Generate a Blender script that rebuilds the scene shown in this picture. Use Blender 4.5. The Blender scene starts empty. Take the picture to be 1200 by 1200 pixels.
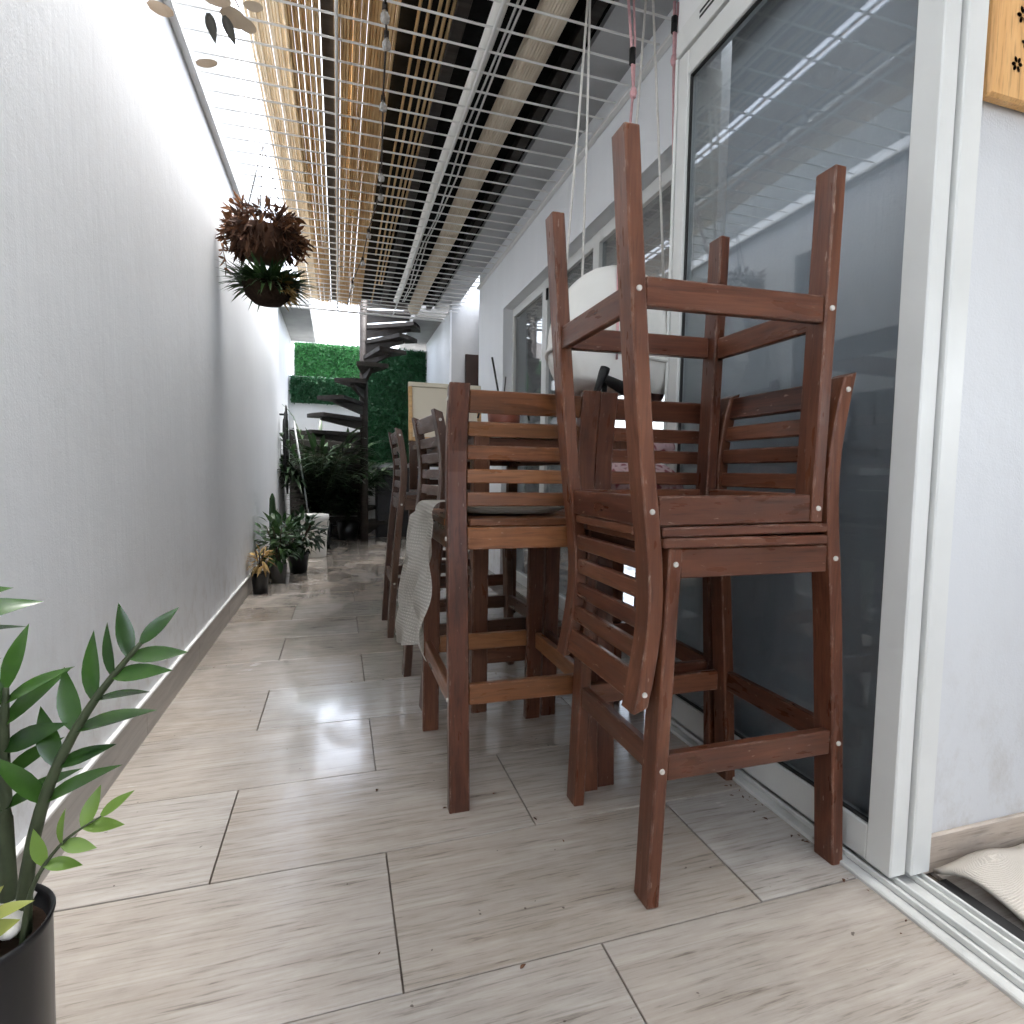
import bpy, bmesh, math, random
from mathutils import Vector, Matrix
R = math.radians
S = bpy.context.scene
C = S.collection
rnd = random.Random(7)

# ------------------------------------------------------------------ camera
cam_d = bpy.data.cameras.new('camera')
cam = bpy.data.objects.new('camera', cam_d); C.objects.link(cam)
cam_d.sensor_width = 36; cam_d.lens = 36*660/1200; cam_d.clip_start = 0.02; cam_d.clip_end = 500
yaw, pitch, roll = 0.29979, 0.06923, 0.01502
fwd = Vector((math.sin(yaw)*math.cos(pitch), math.cos(yaw)*math.cos(pitch), -math.sin(pitch)))
rt0 = Vector((math.cos(yaw), -math.sin(yaw), 0)); up0 = rt0.cross(fwd)
rt = math.cos(roll)*rt0 + math.sin(roll)*up0
up = -math.sin(roll)*rt0 + math.cos(roll)*up0
cam.matrix_world = Matrix(((rt.x, up.x, -fwd.x, 0), (rt.y, up.y, -fwd.y, 0), (rt.z, up.z, -fwd.z, 0.90), (0, 0, 0, 1)))
S.camera = cam
# ------------------------------------------------------------------ world, sun, exposure
SUN_EL, SUN_AZ = R(81), R(80)
W = bpy.data.worlds.new('World'); S.world = W; W.use_nodes = True
wn = W.node_tree.nodes; wl = W.node_tree.links
for n in list(wn): wn.remove(n)
sky = wn.new('ShaderNodeTexSky'); sky.sky_type = 'NISHITA'; sky.sun_disc = False
sky.sun_elevation = SUN_EL; sky.sun_rotation = SUN_AZ; sky.dust_density = 3.0; sky.air_density = 1.0
hs = wn.new('ShaderNodeHueSaturation'); hs.inputs['Saturation'].default_value = 0.40     # overcast: cloud-grey sky
bg = wn.new('ShaderNodeBackground'); bg.inputs['Strength'].default_value = 0.15
wo = wn.new('ShaderNodeOutputWorld')
wl.new(sky.outputs[0], hs.inputs['Color']); wl.new(hs.outputs[0], bg.inputs['Color']); wl.new(bg.outputs[0], wo.inputs[0])
sd = bpy.data.lights.new('sun', 'SUN'); sd.energy = 1.25; sd.angle = R(35); sd.color = (1, 0.98, 0.955)
sun = bpy.data.objects.new('sun', sd); C.objects.link(sun)
sdir = Vector((math.sin(SUN_AZ)*math.cos(SUN_EL), math.cos(SUN_AZ)*math.cos(SUN_EL), math.sin(SUN_EL)))
sun.rotation_euler = sdir.to_track_quat('Z', 'Y').to_euler()
S.view_settings.view_transform = 'Standard'; S.view_settings.look = 'None'
S.view_settings.exposure = 3.25; S.view_settings.gamma = 1.0; S.view_settings.use_curve_mapping = False
S.render.engine = 'CYCLES'
S.cycles.max_bounces = 6; S.cycles.diffuse_bounces = 4; S.cycles.glossy_bounces = 3
S.cycles.use_adaptive_sampling = True; S.cycles.adaptive_threshold = 0.03; S.cycles.adaptive_min_samples = 20
S.cycles.use_denoising = True
S.cycles.transparent_max_bounces = 10; S.cycles.caustics_reflective = False; S.cycles.caustics_refractive = False

# ------------------------------------------------------------------ node helpers
class NT:
    def __init__(s, name):
        s.m = bpy.data.materials.new(name); s.m.use_nodes = True
        s.n = s.m.node_tree.nodes; s.l = s.m.node_tree.links
        s.b = s.n['Principled BSDF']; s.out = s.n['Material Output']
    def new(s, t, **k):
        o = s.n.new(t)
        for a, v in k.items():
            if a in o.inputs and not hasattr(o, a): o.inputs[a].default_value = v
            else: setattr(o, a, v)
        return o
    def setin(s, node, key, v):
        if hasattr(v, 'is_linked') or hasattr(v, 'links'): s.l.new(v, node.inputs[key])
        else: node.inputs[key].default_value = v
    def math(s, op, a, b=0.0, clamp=False):
        o = s.n.new('ShaderNodeMath'); o.operation = op; o.use_clamp = clamp
        s.setin(o, 0, a); s.setin(o, 1, b); return o.outputs[0]
    def mix(s, f, a, b, bt='MIX'):
        o = s.n.new('ShaderNodeMix'); o.data_type = 'RGBA'; o.blend_type = bt
        s.setin(o, 0, f)
        for k, v in ((6, a), (7, b)):
            s.setin(o, k, v if not isinstance(v, tuple) else (*v[:3], 1))
        return o.outputs[2]
    def ramp(s, f, *stops):
        o = s.n.new('ShaderNodeValToRGB'); e = o.color_ramp.elements
        while len(e) < len(stops): e.new(0.5)
        for i, (p, c) in enumerate(stops):
            e[i].position = p; e[i].color = (*c, 1) if isinstance(c, tuple) else (c, c, c, 1)
        s.l.new(f, o.inputs[0]); return o.outputs[0]
    def coords(s, scale=(1, 1, 1), rand=True, kind='Object', loc=None):
        tc = s.n.new('ShaderNodeTexCoord'); mp = s.n.new('ShaderNodeMapping')
        mp.inputs['Scale'].default_value = scale
        v = tc.outputs[kind]
        if rand:
            oi = s.n.new('ShaderNodeObjectInfo')
            mu = s.n.new('ShaderNodeVectorMath'); mu.operation = 'SCALE'
            cb = s.n.new('ShaderNodeCombineXYZ')
            for i, k in enumerate((17.3, 31.7, 23.1)): s.l.new(s.math('MULTIPLY', oi.outputs['Random'], k), cb.inputs[i])
            ad = s.n.new('ShaderNodeVectorMath'); ad.operation = 'ADD'
            s.l.new(v, ad.inputs[0]); s.l.new(cb.outputs[0], ad.inputs[1]); v = ad.outputs[0]
        s.l.new(v, mp.inputs[0]); return mp.outputs[0]
    def noise(s, v, scale, detail=4, rough=0.55, dist=0.0):
        o = s.n.new('ShaderNodeTexNoise'); o.inputs['Scale'].default_value = scale
        o.inputs['Detail'].default_value = detail; o.inputs['Roughness'].default_value = rough
        o.inputs['Distortion'].default_value = dist
        s.l.new(v, o.inputs['Vector']); return o.outputs[0]
    def rand(s):
        return s.n.new('ShaderNodeObjectInfo').outputs['Random']
    def bump(s, h, strength=0.2, dist=0.002):
        o = s.n.new('ShaderNodeBump'); o.inputs['Strength'].default_value = strength; o.inputs['Distance'].default_value = dist
        s.l.new(h, o.inputs['Height']); s.l.new(o.outputs[0], s.b.inputs['Normal'])
    def fin(s, col=None, rough=None, spec=None, metal=None):
        if col is not None: s.setin(s.b, 'Base Color', col if not isinstance(col, tuple) else (*col, 1))
        if rough is not None: s.setin(s.b, 'Roughness', rough)
        if spec is not None: s.b.inputs['Specular IOR Level'].default_value = spec
        if metal is not None: s.b.inputs['Metallic'].default_value = metal
        return s.m
MAT = {}
def plain(name, col, rough=0.6, var=0.15, scale=6.0, spec=0.4, bump=0.0, bscale=60):
    t = NT(name); v = t.coords()
    n = t.noise(v, scale, 5, 0.6)
    d = tuple(c*(1-var) for c in col); e = tuple(min(1, c*(1+var*0.6)) for c in col)
    c = t.ramp(n, (0.3, d), (0.7, e))
    if bump: t.bump(t.noise(v, bscale, 4, 0.6), bump, 0.003)
    MAT[name] = t.fin(c, rough, spec); return t.m

def wood(name, dark, mid, light, rough=0.33, wear=True, gscale=1.0):
    t = NT(name)
    v = t.coords((1.6*gscale, 26*gscale, 26*gscale)); v2 = t.coords((2.0, 5, 5)); v3 = t.coords((6, 90, 90))
    g = t.noise(v, 2.2, 8, 0.62, 0.6); b = t.noise(v2, 1.6, 3); f = t.noise(v3, 2.0, 3)
    k = t.math('ADD', t.math('MULTIPLY', g, 0.75), t.math('MULTIPLY', b, 0.45))
    k = t.math('ADD', k, t.math('MULTIPLY', t.rand(), 0.26))
    col = t.ramp(k, (0.44, dark), (0.72, mid), (1.0, light))
    r2 = t.math('FRACT', t.math('MULTIPLY', t.rand(), 7.31))
    col = t.mix(t.math('MULTIPLY', r2, 0.38), col, (mid[0]*1.7, mid[1]*2.1, mid[2]*1.9))
    pore = t.ramp(f, (0.33, 0.45), (0.46, 1.0))
    col = t.mix(0.55, col, pore, 'MULTIPLY')
    # reddish brown stain dulled by dirt in patches
    col = t.mix(t.ramp(t.noise(t.coords((3, 3, 3)), 1.8, 5, 0.65), (0.55, 0.0), (0.75, 0.35)), col, (dark[0]*0.55, dark[1]*0.6, dark[2]*0.7))
    ro = t.ramp(t.noise(t.coords((2, 9, 9)), 3, 4), (0.3, rough-0.1), (0.75, rough+0.2))
    if wear:
        bv = t.n.new('ShaderNodeBevel'); bv.samples = 4; bv.inputs['Radius'].default_value = 0.006
        ge = t.n.new('ShaderNodeNewGeometry')
        dp = t.n.new('ShaderNodeVectorMath'); dp.operation = 'DOT_PRODUCT'
        t.l.new(bv.outputs[0], dp.inputs[0]); t.l.new(ge.outputs['Normal'], dp.inputs[1])
        ed = t.ramp(dp.outputs['Value'], (0.84, 1.0), (0.985, 0.0))
        nz = t.ramp(t.noise(t.coords((14, 40, 40)), 1.6, 6, 0.7), (0.50, 0.0), (0.62, 1.0))
        w = t.math('MULTIPLY', ed, nz)
        col = t.mix(t.math('MULTIPLY', w, 0.85), col, (0.40, 0.29, 0.23))
        # scuffs: small pale nicks
        sc = t.ramp(t.noise(t.coords((30, 90, 90)), 1.0, 3, 0.5), (0.69, 0.0), (0.73, 0.5))
        col = t.mix(sc, col, (0.38, 0.28, 0.22))
    t.bump(t.math('ADD', g, t.math('MULTIPLY', f, 0.5)), 0.25, 0.0015)
    MAT[name] = t.fin(col, ro, 0.42); return t.m

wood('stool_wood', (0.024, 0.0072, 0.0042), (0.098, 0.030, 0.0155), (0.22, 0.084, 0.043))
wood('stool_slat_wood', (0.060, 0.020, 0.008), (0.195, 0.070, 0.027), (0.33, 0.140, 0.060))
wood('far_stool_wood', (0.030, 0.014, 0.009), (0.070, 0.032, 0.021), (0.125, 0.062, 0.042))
wood('table_wood', (0.045, 0.016, 0.009), (0.11, 0.040, 0.021), (0.19, 0.078, 0.042))
wood('stair_wood', (0.010, 0.007, 0.006), (0.022, 0.016, 0.013), (0.042, 0.031, 0.027), 0.6, False)
wood('frame_wood', (0.30, 0.15, 0.06), (0.45, 0.25, 0.11), (0.58, 0.36, 0.18), 0.5, False)
wood('sign_wood', (0.30, 0.12, 0.04), (0.52, 0.26, 0.10), (0.66, 0.40, 0.19), 0.5, False, 0.7)
plain('white_paint_metal', (0.74, 0.74, 0.72), 0.35, 0.06)
plain('aluminium_white', (0.70, 0.71, 0.69), 0.38, 0.07, 3)
plain('aluminium_sill', (0.66, 0.665, 0.64), 0.4, 0.22, 9, 0.5)
plain('dark_gap', (0.03, 0.03, 0.03), 0.7)
plain('bolt', (0.62, 0.60, 0.55), 0.35, 0.3, 90)
plain('black_plastic', (0.010, 0.010, 0.010), 0.6)
plain('pot_black', (0.010, 0.010, 0.011), 0.28, 0.3, 20)
plain('pot_grey', (0.10, 0.10, 0.10), 0.6)
plain('bucket_white', (0.72, 0.72, 0.69), 0.4, 0.1)
plain('rope_white', (0.74, 0.72, 0.68), 0.85, 0.1, 80, 0.2, 0.5, 300)
plain('rope_pink', (0.72, 0.42, 0.44), 0.85, 0.15, 80, 0.2, 0.5, 300)
plain('soil', (0.035, 0.022, 0.015), 0.95, 0.5, 60, 0.1, 1.0, 60)
plain('pebble', (0.68, 0.66, 0.62), 0.5, 0.12, 12)
plain('stem_green', (0.05, 0.065, 0.03), 0.6, 0.3, 30)
plain('bark', (0.06, 0.04, 0.028), 0.9, 0.4, 30, 0.2, 0.8, 60)
plain('shade_net', (0.010, 0.010, 0.010), 0.9, 0.5, 20, 0.1)
plain('concrete', (0.34, 0.34, 0.33), 0.85, 0.2, 3, 0.2, 0.4, 40)
plain('ground_dirt', (0.22, 0.20, 0.18), 0.9, 0.3, 0.5, 0.2)
plain('swing_fabric', (0.80, 0.79, 0.75), 0.9, 0.05, 8, 0.1, 0.15, 300)
plain('mauve_net', (0.26, 0.15, 0.15), 0.9, 0.3, 30, 0.1)
plain('canvas_cream', (0.68, 0.62, 0.50), 0.9, 0.06, 3, 0.1, 0.3, 300)
plain('rust_box', (0.20, 0.055, 0.03), 0.5, 0.3, 20)
plain('burned_ink', (0.035, 0.016, 0.010), 0.8, 0.5, 60)
plain('wire_dark', (0.03, 0.022, 0.018), 0.6)
plain('far_house_wall', (0.74, 0.74, 0.72), 0.8, 0.05)
plain('far_house_roof', (0.45, 0.42, 0.40), 0.8, 0.1)
plain('dark_cabinet', (0.014, 0.014, 0.016), 0.45, 0.3)
plain('brown_door', (0.030, 0.014, 0.010), 0.5, 0.3)
plain('grey_handle', (0.30, 0.31, 0.32), 0.4)
def cloth_mat(name, a, b, scale):
    t = NT(name); v = t.coords((scale, scale, scale), False)
    w1 = t.n.new('ShaderNodeTexWave'); w1.bands_direction = 'Y'; w1.inputs['Scale'].default_value = 1; w1.inputs['Distortion'].default_value = 1.2
    w2 = t.n.new('ShaderNodeTexWave'); w2.bands_direction = 'Z'; w2.inputs['Scale'].default_value = 1; w2.inputs['Distortion'].default_value = 1.2
    t.l.new(v, w1.inputs[0]); t.l.new(v, w2.inputs[0])
    k = t.math('MULTIPLY', w1.outputs['Fac'], w2.outputs['Fac'])
    big = t.noise(t.coords((1, 1, 1), False), 9, 4)
    col = t.mix(t.math('ADD', t.math('MULTIPLY', k, 0.6), t.math('MULTIPLY', big, 0.5), True), a, b)
    t.bump(k, 0.7, 0.004); MAT[name] = t.fin(col, 0.95, 0.1)
cloth_mat('throw_knit', (0.52, 0.49, 0.44), (0.82, 0.79, 0.73), 34)
cloth_mat('cushion_weave', (0.34, 0.31, 0.26), (0.62, 0.58, 0.50), 60)
cloth_mat('rug_cotton', (0.66, 0.60, 0.52), (0.74, 0.69, 0.62), 200)
def pink_pattern():
    t = NT('pink_crochet'); v = t.coords((1, 1, 1), False)
    o = t.n.new('ShaderNodeTexVoronoi'); o.feature = 'DISTANCE_TO_EDGE'; o.inputs['Scale'].default_value = 38
    t.l.new(v, o.inputs['Vector'])
    col = t.ramp(o.outputs['Distance'], (0.10, (0.74, 0.55, 0.57)), (0.28, (0.34, 0.11, 0.13)))
    MAT['pink_crochet'] = t.fin(col, 0.9, 0.1)
pink_pattern()
def wall_mat(name, col, stain=0.06):
    t = NT(name); v = t.coords((1, 1, 1), False)
    big = t.noise(v, 0.9, 6, 0.6); fine = t.noise(v, 180, 3, 0.6); mid = t.noise(v, 14, 5, 0.6)
    streak = t.noise(t.coords((3, 3, 0.25), False), 2.2, 5, 0.6)
    c = t.ramp(t.math('ADD', t.math('MULTIPLY', big, 0.6), t.math('MULTIPLY', streak, 0.4)), (0.32, tuple(x*(1-stain) for x in col)), (0.68, col))
    sm = t.ramp(t.noise(t.coords((1, 1.4, 0.8), False), 3.2, 8, 0.72), (0.56, 0.0), (0.78, 0.30))
    c = t.mix(sm, c, tuple(x*0.80 for x in col))
    gp = t.n.new('ShaderNodeNewGeometry'); gz = t.n.new('ShaderNodeSeparateXYZ'); t.l.new(gp.outputs['Position'], gz.inputs[0])
    low = t.ramp(gz.outputs['Z'], (0.10, 1.0), (0.62, 0.0))
    spl = t.math('MULTIPLY', low, t.ramp(t.noise(t.coords((1, 1, 0.7), False), 11, 8, 0.75), (0.48, 0.0), (0.72, 0.55)))
    c = t.mix(spl, c, (0.42, 0.38, 0.33))          # splash dirt near the floor
    sp = t.ramp(t.noise(t.coords((1, 1, 1), False), 26, 3, 0.6), (0.72, 0.0), (0.76, 0.30))
    c = t.mix(sp, c, tuple(x*0.6 for x in col))
    roll = t.noise(t.coords((1, 6, 0.5), False), 5, 4, 0.6)
    t.bump(t.math('ADD', t.math('ADD', t.math('MULTIPLY', fine, 0.35), mid), t.math('MULTIPLY', roll, 0.9)), 0.28, 0.006)
    MAT[name] = t.fin(c, 0.55, 0.3)
wall_mat('wall_white', (0.84, 0.865, 0.89), 0.08)
wall_mat('wall_warm', (0.78, 0.785, 0.78), 0.04)
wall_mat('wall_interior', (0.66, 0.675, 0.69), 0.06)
wall_mat('wall_grey', (0.44, 0.45, 0.46))
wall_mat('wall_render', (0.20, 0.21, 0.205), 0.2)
def tile_mat():
    t = NT('wood_look_tile')
    v = t.coords((1.5, 18, 1)); v2 = t.coords((4.0, 75, 1)); v3 = t.coords((1.2, 2.5, 1))
    g = t.noise(v, 2.0, 7, 0.62, 0.9); f = t.noise(v2, 2.0, 5, 0.65, 0.4); p = t.noise(v3, 2.0, 4, 0.6)
    rd = t.rand()
    k = t.math('ADD', t.math('ADD', t.math('MULTIPLY', g, 0.5), t.math('MULTIPLY', f, 0.28)), t.math('MULTIPLY', p, 0.32))
    grey = t.ramp(k, (0.38, (0.335, 0.30, 0.262)), (0.55, (0.45, 0.415, 0.375)), (0.74, (0.555, 0.525, 0.485)))
    tan = t.ramp(k, (0.38, (0.285, 0.235, 0.188)), (0.55, (0.39, 0.337, 0.284)), (0.74, (0.50, 0.447, 0.388)))
    col = t.mix(t.ramp(t.math('ADD', rd, t.math('MULTIPLY', t.math('SUBTRACT', p, 0.5), 1.1)), (0.25, 0.0), (0.85, 1.0)), grey, tan)
    cr = t.ramp(f, (0.34, 0.62), (0.455, 1.0))
    crm = t.ramp(g, (0.38, 1.0), (0.58, 0.30))
    col = t.mix(crm, col, t.mix(1.0, col, cr, 'MULTIPLY'))
    dirt = t.noise(t.coords((1, 1, 1), True), 5, 7, 0.7)
    col = t.mix(t.ramp(dirt, (0.45, 0.0), (0.95, 0.40)), col, (0.17, 0.13, 0.10))
    specks = t.noise(t.coords((1, 1, 1), True), 42, 2, 0.5)
    col = t.mix(t.ramp(specks, (0.755, 0.0), (0.78, 0.75)), col, (0.08, 0.06, 0.05))
    tc = t.n.new('ShaderNodeNewGeometry')
    mp = t.n.new('ShaderNodeMapping'); mp.inputs['Scale'].default_value = (1.3, 0.9, 1); t.l.new(tc.outputs['Position'], mp.inputs[0])
    wet = t.noise(mp.outputs[0], 1.6, 5, 0.6, 0.5)
    ro = t.math('ADD', t.ramp(wet, (0.38, 0.03), (0.66, 0.24)), t.math('MULTIPLY', f, 0.10))
    t.bump(t.math('ADD', f, t.math('MULTIPLY', g, 0.6)), 0.14, 0.0022)
    # thin film of water left along the passage
    sx_ = t.n.new('ShaderNodeSeparateXYZ'); t.l.new(tc.outputs['Position'], sx_.inputs[0])
    yy = t.ramp(t.math('MULTIPLY', sx_.outputs['Y'], 0.1), (0.13, 0.0), (0.20, 1.0))
    film = t.math('MULTIPLY', yy, t.ramp(t.noise(mp.outputs[0], 2.4, 4, 0.55, 0.3), (0.40, 0.0), (0.54, 1.0)))
    t.l.new(film, t.b.inputs['Coat Weight']); t.b.inputs['Coat Roughness'].default_value = 0.09
    MAT['wood_look_tile'] = t.fin(col, ro, 0.5)
tile_mat()
wood('skirting_wood', (0.36, 0.28, 0.22), (0.50, 0.42, 0.35), (0.60, 0.53, 0.46), 0.45, False)
plain('grout', (0.15, 0.12, 0.095), 0.9, 0.4, 30)
def skirt_mat():
    t = NT('skirting_tile'); v = t.coords((20, 1.2, 14)); g = t.noise(v, 2, 6, 0.62, 0.5)
    col = t.ramp(g, (0.35, (0.33, 0.31, 0.285)), (0.68, (0.48, 0.455, 0.42)))
    t.bump(g, 0.2, 0.001); MAT['skirting_tile'] = t.fin(col, 0.4, 0.4)
skirt_mat()
def reed_mat_(name, a, b, c, tl=0.12):
    t = NT(name); v = t.coords((14, 0.8, 14)); n = t.noise(v, 6, 5, 0.6); b2 = t.noise(t.coords((3, 3, 3)), 1.5, 4)
    col = t.ramp(t.math('ADD', t.math('MULTIPLY', n, 0.75), t.math('MULTIPLY', b2, 0.3)), (0.26, a), (0.52, b), (0.78, c))
    t.fin(col, 0.7, 0.3)
    tr = t.n.new('ShaderNodeBsdfTranslucent'); t.l.new(col, tr.inputs[0])
    mx = t.n.new('ShaderNodeMixShader'); mx.inputs[0].default_value = tl
    t.l.new(t.b.outputs[0], mx.inputs[1]); t.l.new(tr.outputs[0], mx.inputs[2]); t.l.new(mx.outputs[0], t.out.inputs[0])
    MAT[name] = t.m
reed_mat_('reed_cream', (0.60, 0.50, 0.36), (0.76, 0.67, 0.53), (0.84, 0.78, 0.66), 0.22)
reed_mat_('reed_brown', (0.18, 0.10, 0.042), (0.52, 0.36, 0.18), (0.74, 0.57, 0.34), 0.15)
reed_mat_('reed_roll', (0.58, 0.48, 0.36), (0.76, 0.67, 0.54), (0.84, 0.78, 0.68))
def leaf_mat(name, dark, light, rough=0.45, transl=0.25, glossy=0.4):
    t = NT(name); n = t.noise(t.coords((1, 1, 1)), 24, 5, 0.65)
    ge = t.n.new('ShaderNodeNewGeometry')
    k = t.math('ADD', t.math('MULTIPLY', n, 0.5), t.math('MULTIPLY', ge.outputs['Random Per Island'], 0.5))
    k = t.math('ADD', t.math('MULTIPLY', k, 0.75), t.math('MULTIPLY', t.rand(), 0.25))
    col = t.ramp(k, (0.25, dark), (0.75, light))
    t.fin(col, rough, glossy)
    tr = t.n.new('ShaderNodeBsdfTranslucent'); t.l.new(col, tr.inputs[0])
    mx = t.n.new('ShaderNodeMixShader'); mx.inputs[0].default_value = transl
    t.l.new(t.b.outputs[0], mx.inputs[1]); t.l.new(tr.outputs[0], mx.inputs[2]); t.l.new(mx.outputs[0], t.out.inputs[0])
    MAT[name] = t.m
leaf_mat('leaf_zz', (0.014, 0.045, 0.009), (0.065, 0.155, 0.026), 0.20, 0.15, 0.5)
leaf_mat('leaf_zz_young', (0.12, 0.23, 0.04), (0.24, 0.36, 0.07), 0.35, 0.3)
leaf_mat('leaf_zz_yellow', (0.28, 0.33, 0.07), (0.42, 0.42, 0.12), 0.4, 0.3)
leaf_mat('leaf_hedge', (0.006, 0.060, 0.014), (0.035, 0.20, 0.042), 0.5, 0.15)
leaf_mat('leaf_hedge_shaded', (0.006, 0.048, 0.018), (0.024, 0.125, 0.045), 0.5, 0.1)  # same hedge leaves, their shade put into a darker green
leaf_mat('leaf_dark', (0.010, 0.030, 0.012), (0.035, 0.075, 0.025), 0.4, 0.15)
leaf_mat('leaf_mid', (0.020, 0.055, 0.018), (0.075, 0.14, 0.04), 0.4, 0.2)
leaf_mat('leaf_dry', (0.055, 0.022, 0.010), (0.22, 0.10, 0.045), 0.8, 0.2)
leaf_mat('leaf_dry_dark', (0.022, 0.010, 0.006), (0.14, 0.062, 0.032), 0.85, 0.1)
leaf_mat('leaf_straw', (0.28, 0.17, 0.06), (0.46, 0.32, 0.13), 0.8, 0.2)
leaf_mat('leaf_pale', (0.46, 0.36, 0.26), (0.60, 0.54, 0.44), 0.7, 0.35)
leaf_mat('leaf_greyed', (0.12, 0.115, 0.10), (0.20, 0.19, 0.17), 0.7, 0.2)
def glass(name, tint):
    t = NT(name); ge = t.n.new('ShaderNodeNewGeometry')
    dp = t.n.new('ShaderNodeVectorMath'); dp.operation = 'DOT_PRODUCT'
    t.l.new(ge.outputs['Normal'], dp.inputs[0]); t.l.new(ge.outputs['Incoming'], dp.inputs[1])
    c = t.math('ABSOLUTE', dp.outputs['Value'])
    F = t.math('ADD', 0.065, t.math('MULTIPLY', t.math('POWER', t.math('SUBTRACT', 1.0, c), 5.0), 0.94))
    smear = t.noise(t.coords((1, 1.5, 0.6), False), 4, 6, 0.65)
    tr = t.n.new('ShaderNodeBsdfTransparent'); tr.inputs[0].default_value = (*tint, 1)
    gl = t.n.new('ShaderNodeBsdfGlossy'); gl.inputs['Roughness'].default_value = 0.012
    df = t.n.new('ShaderNodeBsdfDiffuse'); df.inputs[0].default_value = (0.55, 0.57, 0.58, 1)
    m0 = t.n.new('ShaderNodeMixShader'); t.l.new(t.ramp(smear, (0.40, 0.015), (0.75, 0.06)), m0.inputs[0])
    t.l.new(tr.outputs[0], m0.inputs[1]); t.l.new(df.outputs[0], m0.inputs[2])
    mx = t.n.new('ShaderNodeMixShader'); t.l.new(F, mx.inputs[0])
    t.l.new(m0.outputs[0], mx.inputs[1]); t.l.new(gl.outputs[0], mx.inputs[2]); t.l.new(mx.outputs[0], t.out.inputs[0])
    MAT[name] = t.m
glass('tinted_glass', (0.80, 0.83, 0.85))
glass('window_glass', (0.75, 0.77, 0.78))
def bulb_mat():
    t = NT('bulb_glass'); t.fin((0.75, 0.75, 0.72), 0.1, 0.6); t.b.inputs['Transmission Weight'].default_value = 0.6; MAT['bulb_glass'] = t.m
bulb_mat()
def sheet_mat(name, k, clear=0.0):
    t = NT(name); tr = t.n.new('ShaderNodeBsdfTranslucent'); tr.inputs[0].default_value = (0.88*k, 0.90*k, 0.90*k, 1)
    df = t.n.new('ShaderNodeBsdfDiffuse'); df.inputs[0].default_value = (0.75, 0.77, 0.76, 1)
    mx = t.n.new('ShaderNodeMixShader'); mx.inputs[0].default_value = 0.12
    t.l.new(tr.outputs[0], mx.inputs[1]); t.l.new(df.outputs[0], mx.inputs[2])
    tp = t.n.new('ShaderNodeBsdfTransparent'); m2 = t.n.new('ShaderNodeMixShader'); m2.inputs[0].default_value = clear
    t.l.new(mx.outputs[0], m2.inputs[1]); t.l.new(tp.outputs[0], m2.inputs[2]); t.l.new(m2.outputs[0], t.out.inputs[0]); MAT[name] = t.m
sheet_mat('translucent_sheet', 1.0, 0.65); sheet_mat('milky_sheet', 0.40)

# ------------------------------------------------------------------ object helpers
def tag(o, label=None, cat=None, group=None, kind=None):
    if label: o['label'] = label
    if cat: o['category'] = cat
    if group: o['group'] = group
    if kind: o['kind'] = kind
    return o
def link(name, me, mat=None, parent=None, mw=None):
    o = bpy.data.objects.new(name, me); C.objects.link(o)
    if mat and me is not None and not me.materials: me.materials.append(MAT[mat])
    if parent: o.parent = parent
    if mw is not None: o.matrix_basis = mw
    return o
def empty(name, loc=(0, 0, 0), rz=0):
    o = bpy.data.objects.new(name, None); C.objects.link(o); o.location = loc; o.rotation_euler = (0, 0, rz)
    o.empty_display_size = 0.1
    return o
def bm_mesh(bm, name, smooth=False):
    me = bpy.data.meshes.new(name); bm.normal_update(); bm.to_mesh(me); bm.free()
    if smooth:
        for p in me.polygons: p.use_smooth = True
    return me
_bx = {}
def box_mesh(L, w, t, bev=0.0025, mat=None):
    k = (round(L, 4), round(w, 4), round(t, 4), bev, mat)
    if k not in _bx:
        bm = bmesh.new(); bmesh.ops.create_cube(bm, size=1)
        bmesh.ops.scale(bm, vec=(L, w, t), verts=bm.verts)
        if bev: bmesh.ops.bevel(bm, geom=bm.edges[:], offset=bev, segments=1, affect='EDGES')
        _bx[k] = bm_mesh(bm, 'board')
        if mat: _bx[k].materials.append(MAT[mat])
    return _bx[k]
def frame_mat(a, b, side):
    a = Vector(a); b = Vector(b); x = (b-a).normalized(); s = Vector(side); y = (s - x*s.dot(x)).normalized(); z = x.cross(y)
    m = Matrix((x, y, z)).transposed().to_4x4(); m.translation = (a+b)/2; return m
def board(name, parent, a, b, w, t, side, mat, bev=0.0025):
    """a bar from a to b, w wide along 'side', t thick; local X is the grain"""
    return link(name, box_mesh((Vector(b)-Vector(a)).length, w, t, bev, mat), None, parent, frame_mat(a, b, side))
def block(name, parent, lo, hi, mat, bev=0.0):
    lo = Vector(lo); hi = Vector(hi); d = hi-lo
    return link(name, box_mesh(d.x, d.y, d.z, bev, mat), None, parent, Matrix.Translation((lo+hi)/2))
def sweep(bm, pts, rad, n=8, cap=True, rads=None):
    pts = [Vector(p) for p in pts]; rings = []
    ref = Vector((0, 0, 1))
    for i, p in enumerate(pts):
        d = (pts[min(i+1, len(pts)-1)] - pts[max(i-1, 0)]).normalized()
        u = d.cross(ref)
        if u.length < 0.05: u = d.cross(Vector((1, 0, 0)))
        u.normalize(); v = d.cross(u)
        r = rads[i] if rads else rad
        rings.append([bm.verts.new(p + (u*math.cos(2*math.pi*k/n) + v*math.sin(2*math.pi*k/n))*r) for k in range(n)])
    for a, b in zip(rings, rings[1:]):
        for k in range(n): bm.faces.new((a[k], a[(k+1) % n], b[(k+1) % n], b[k]))
    if cap: bm.faces.new(rings[0][::-1]); bm.faces.new(rings[-1])
def tube(name, parent, pts, rad, mat, n=8, mw=None, rads=None):
    bm = bmesh.new(); sweep(bm, pts, rad, n, True, rads)
    bmesh.ops.recalc_face_normals(bm, faces=bm.faces)
    return link(name, bm_mesh(bm, name, True), mat, parent, mw)
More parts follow.
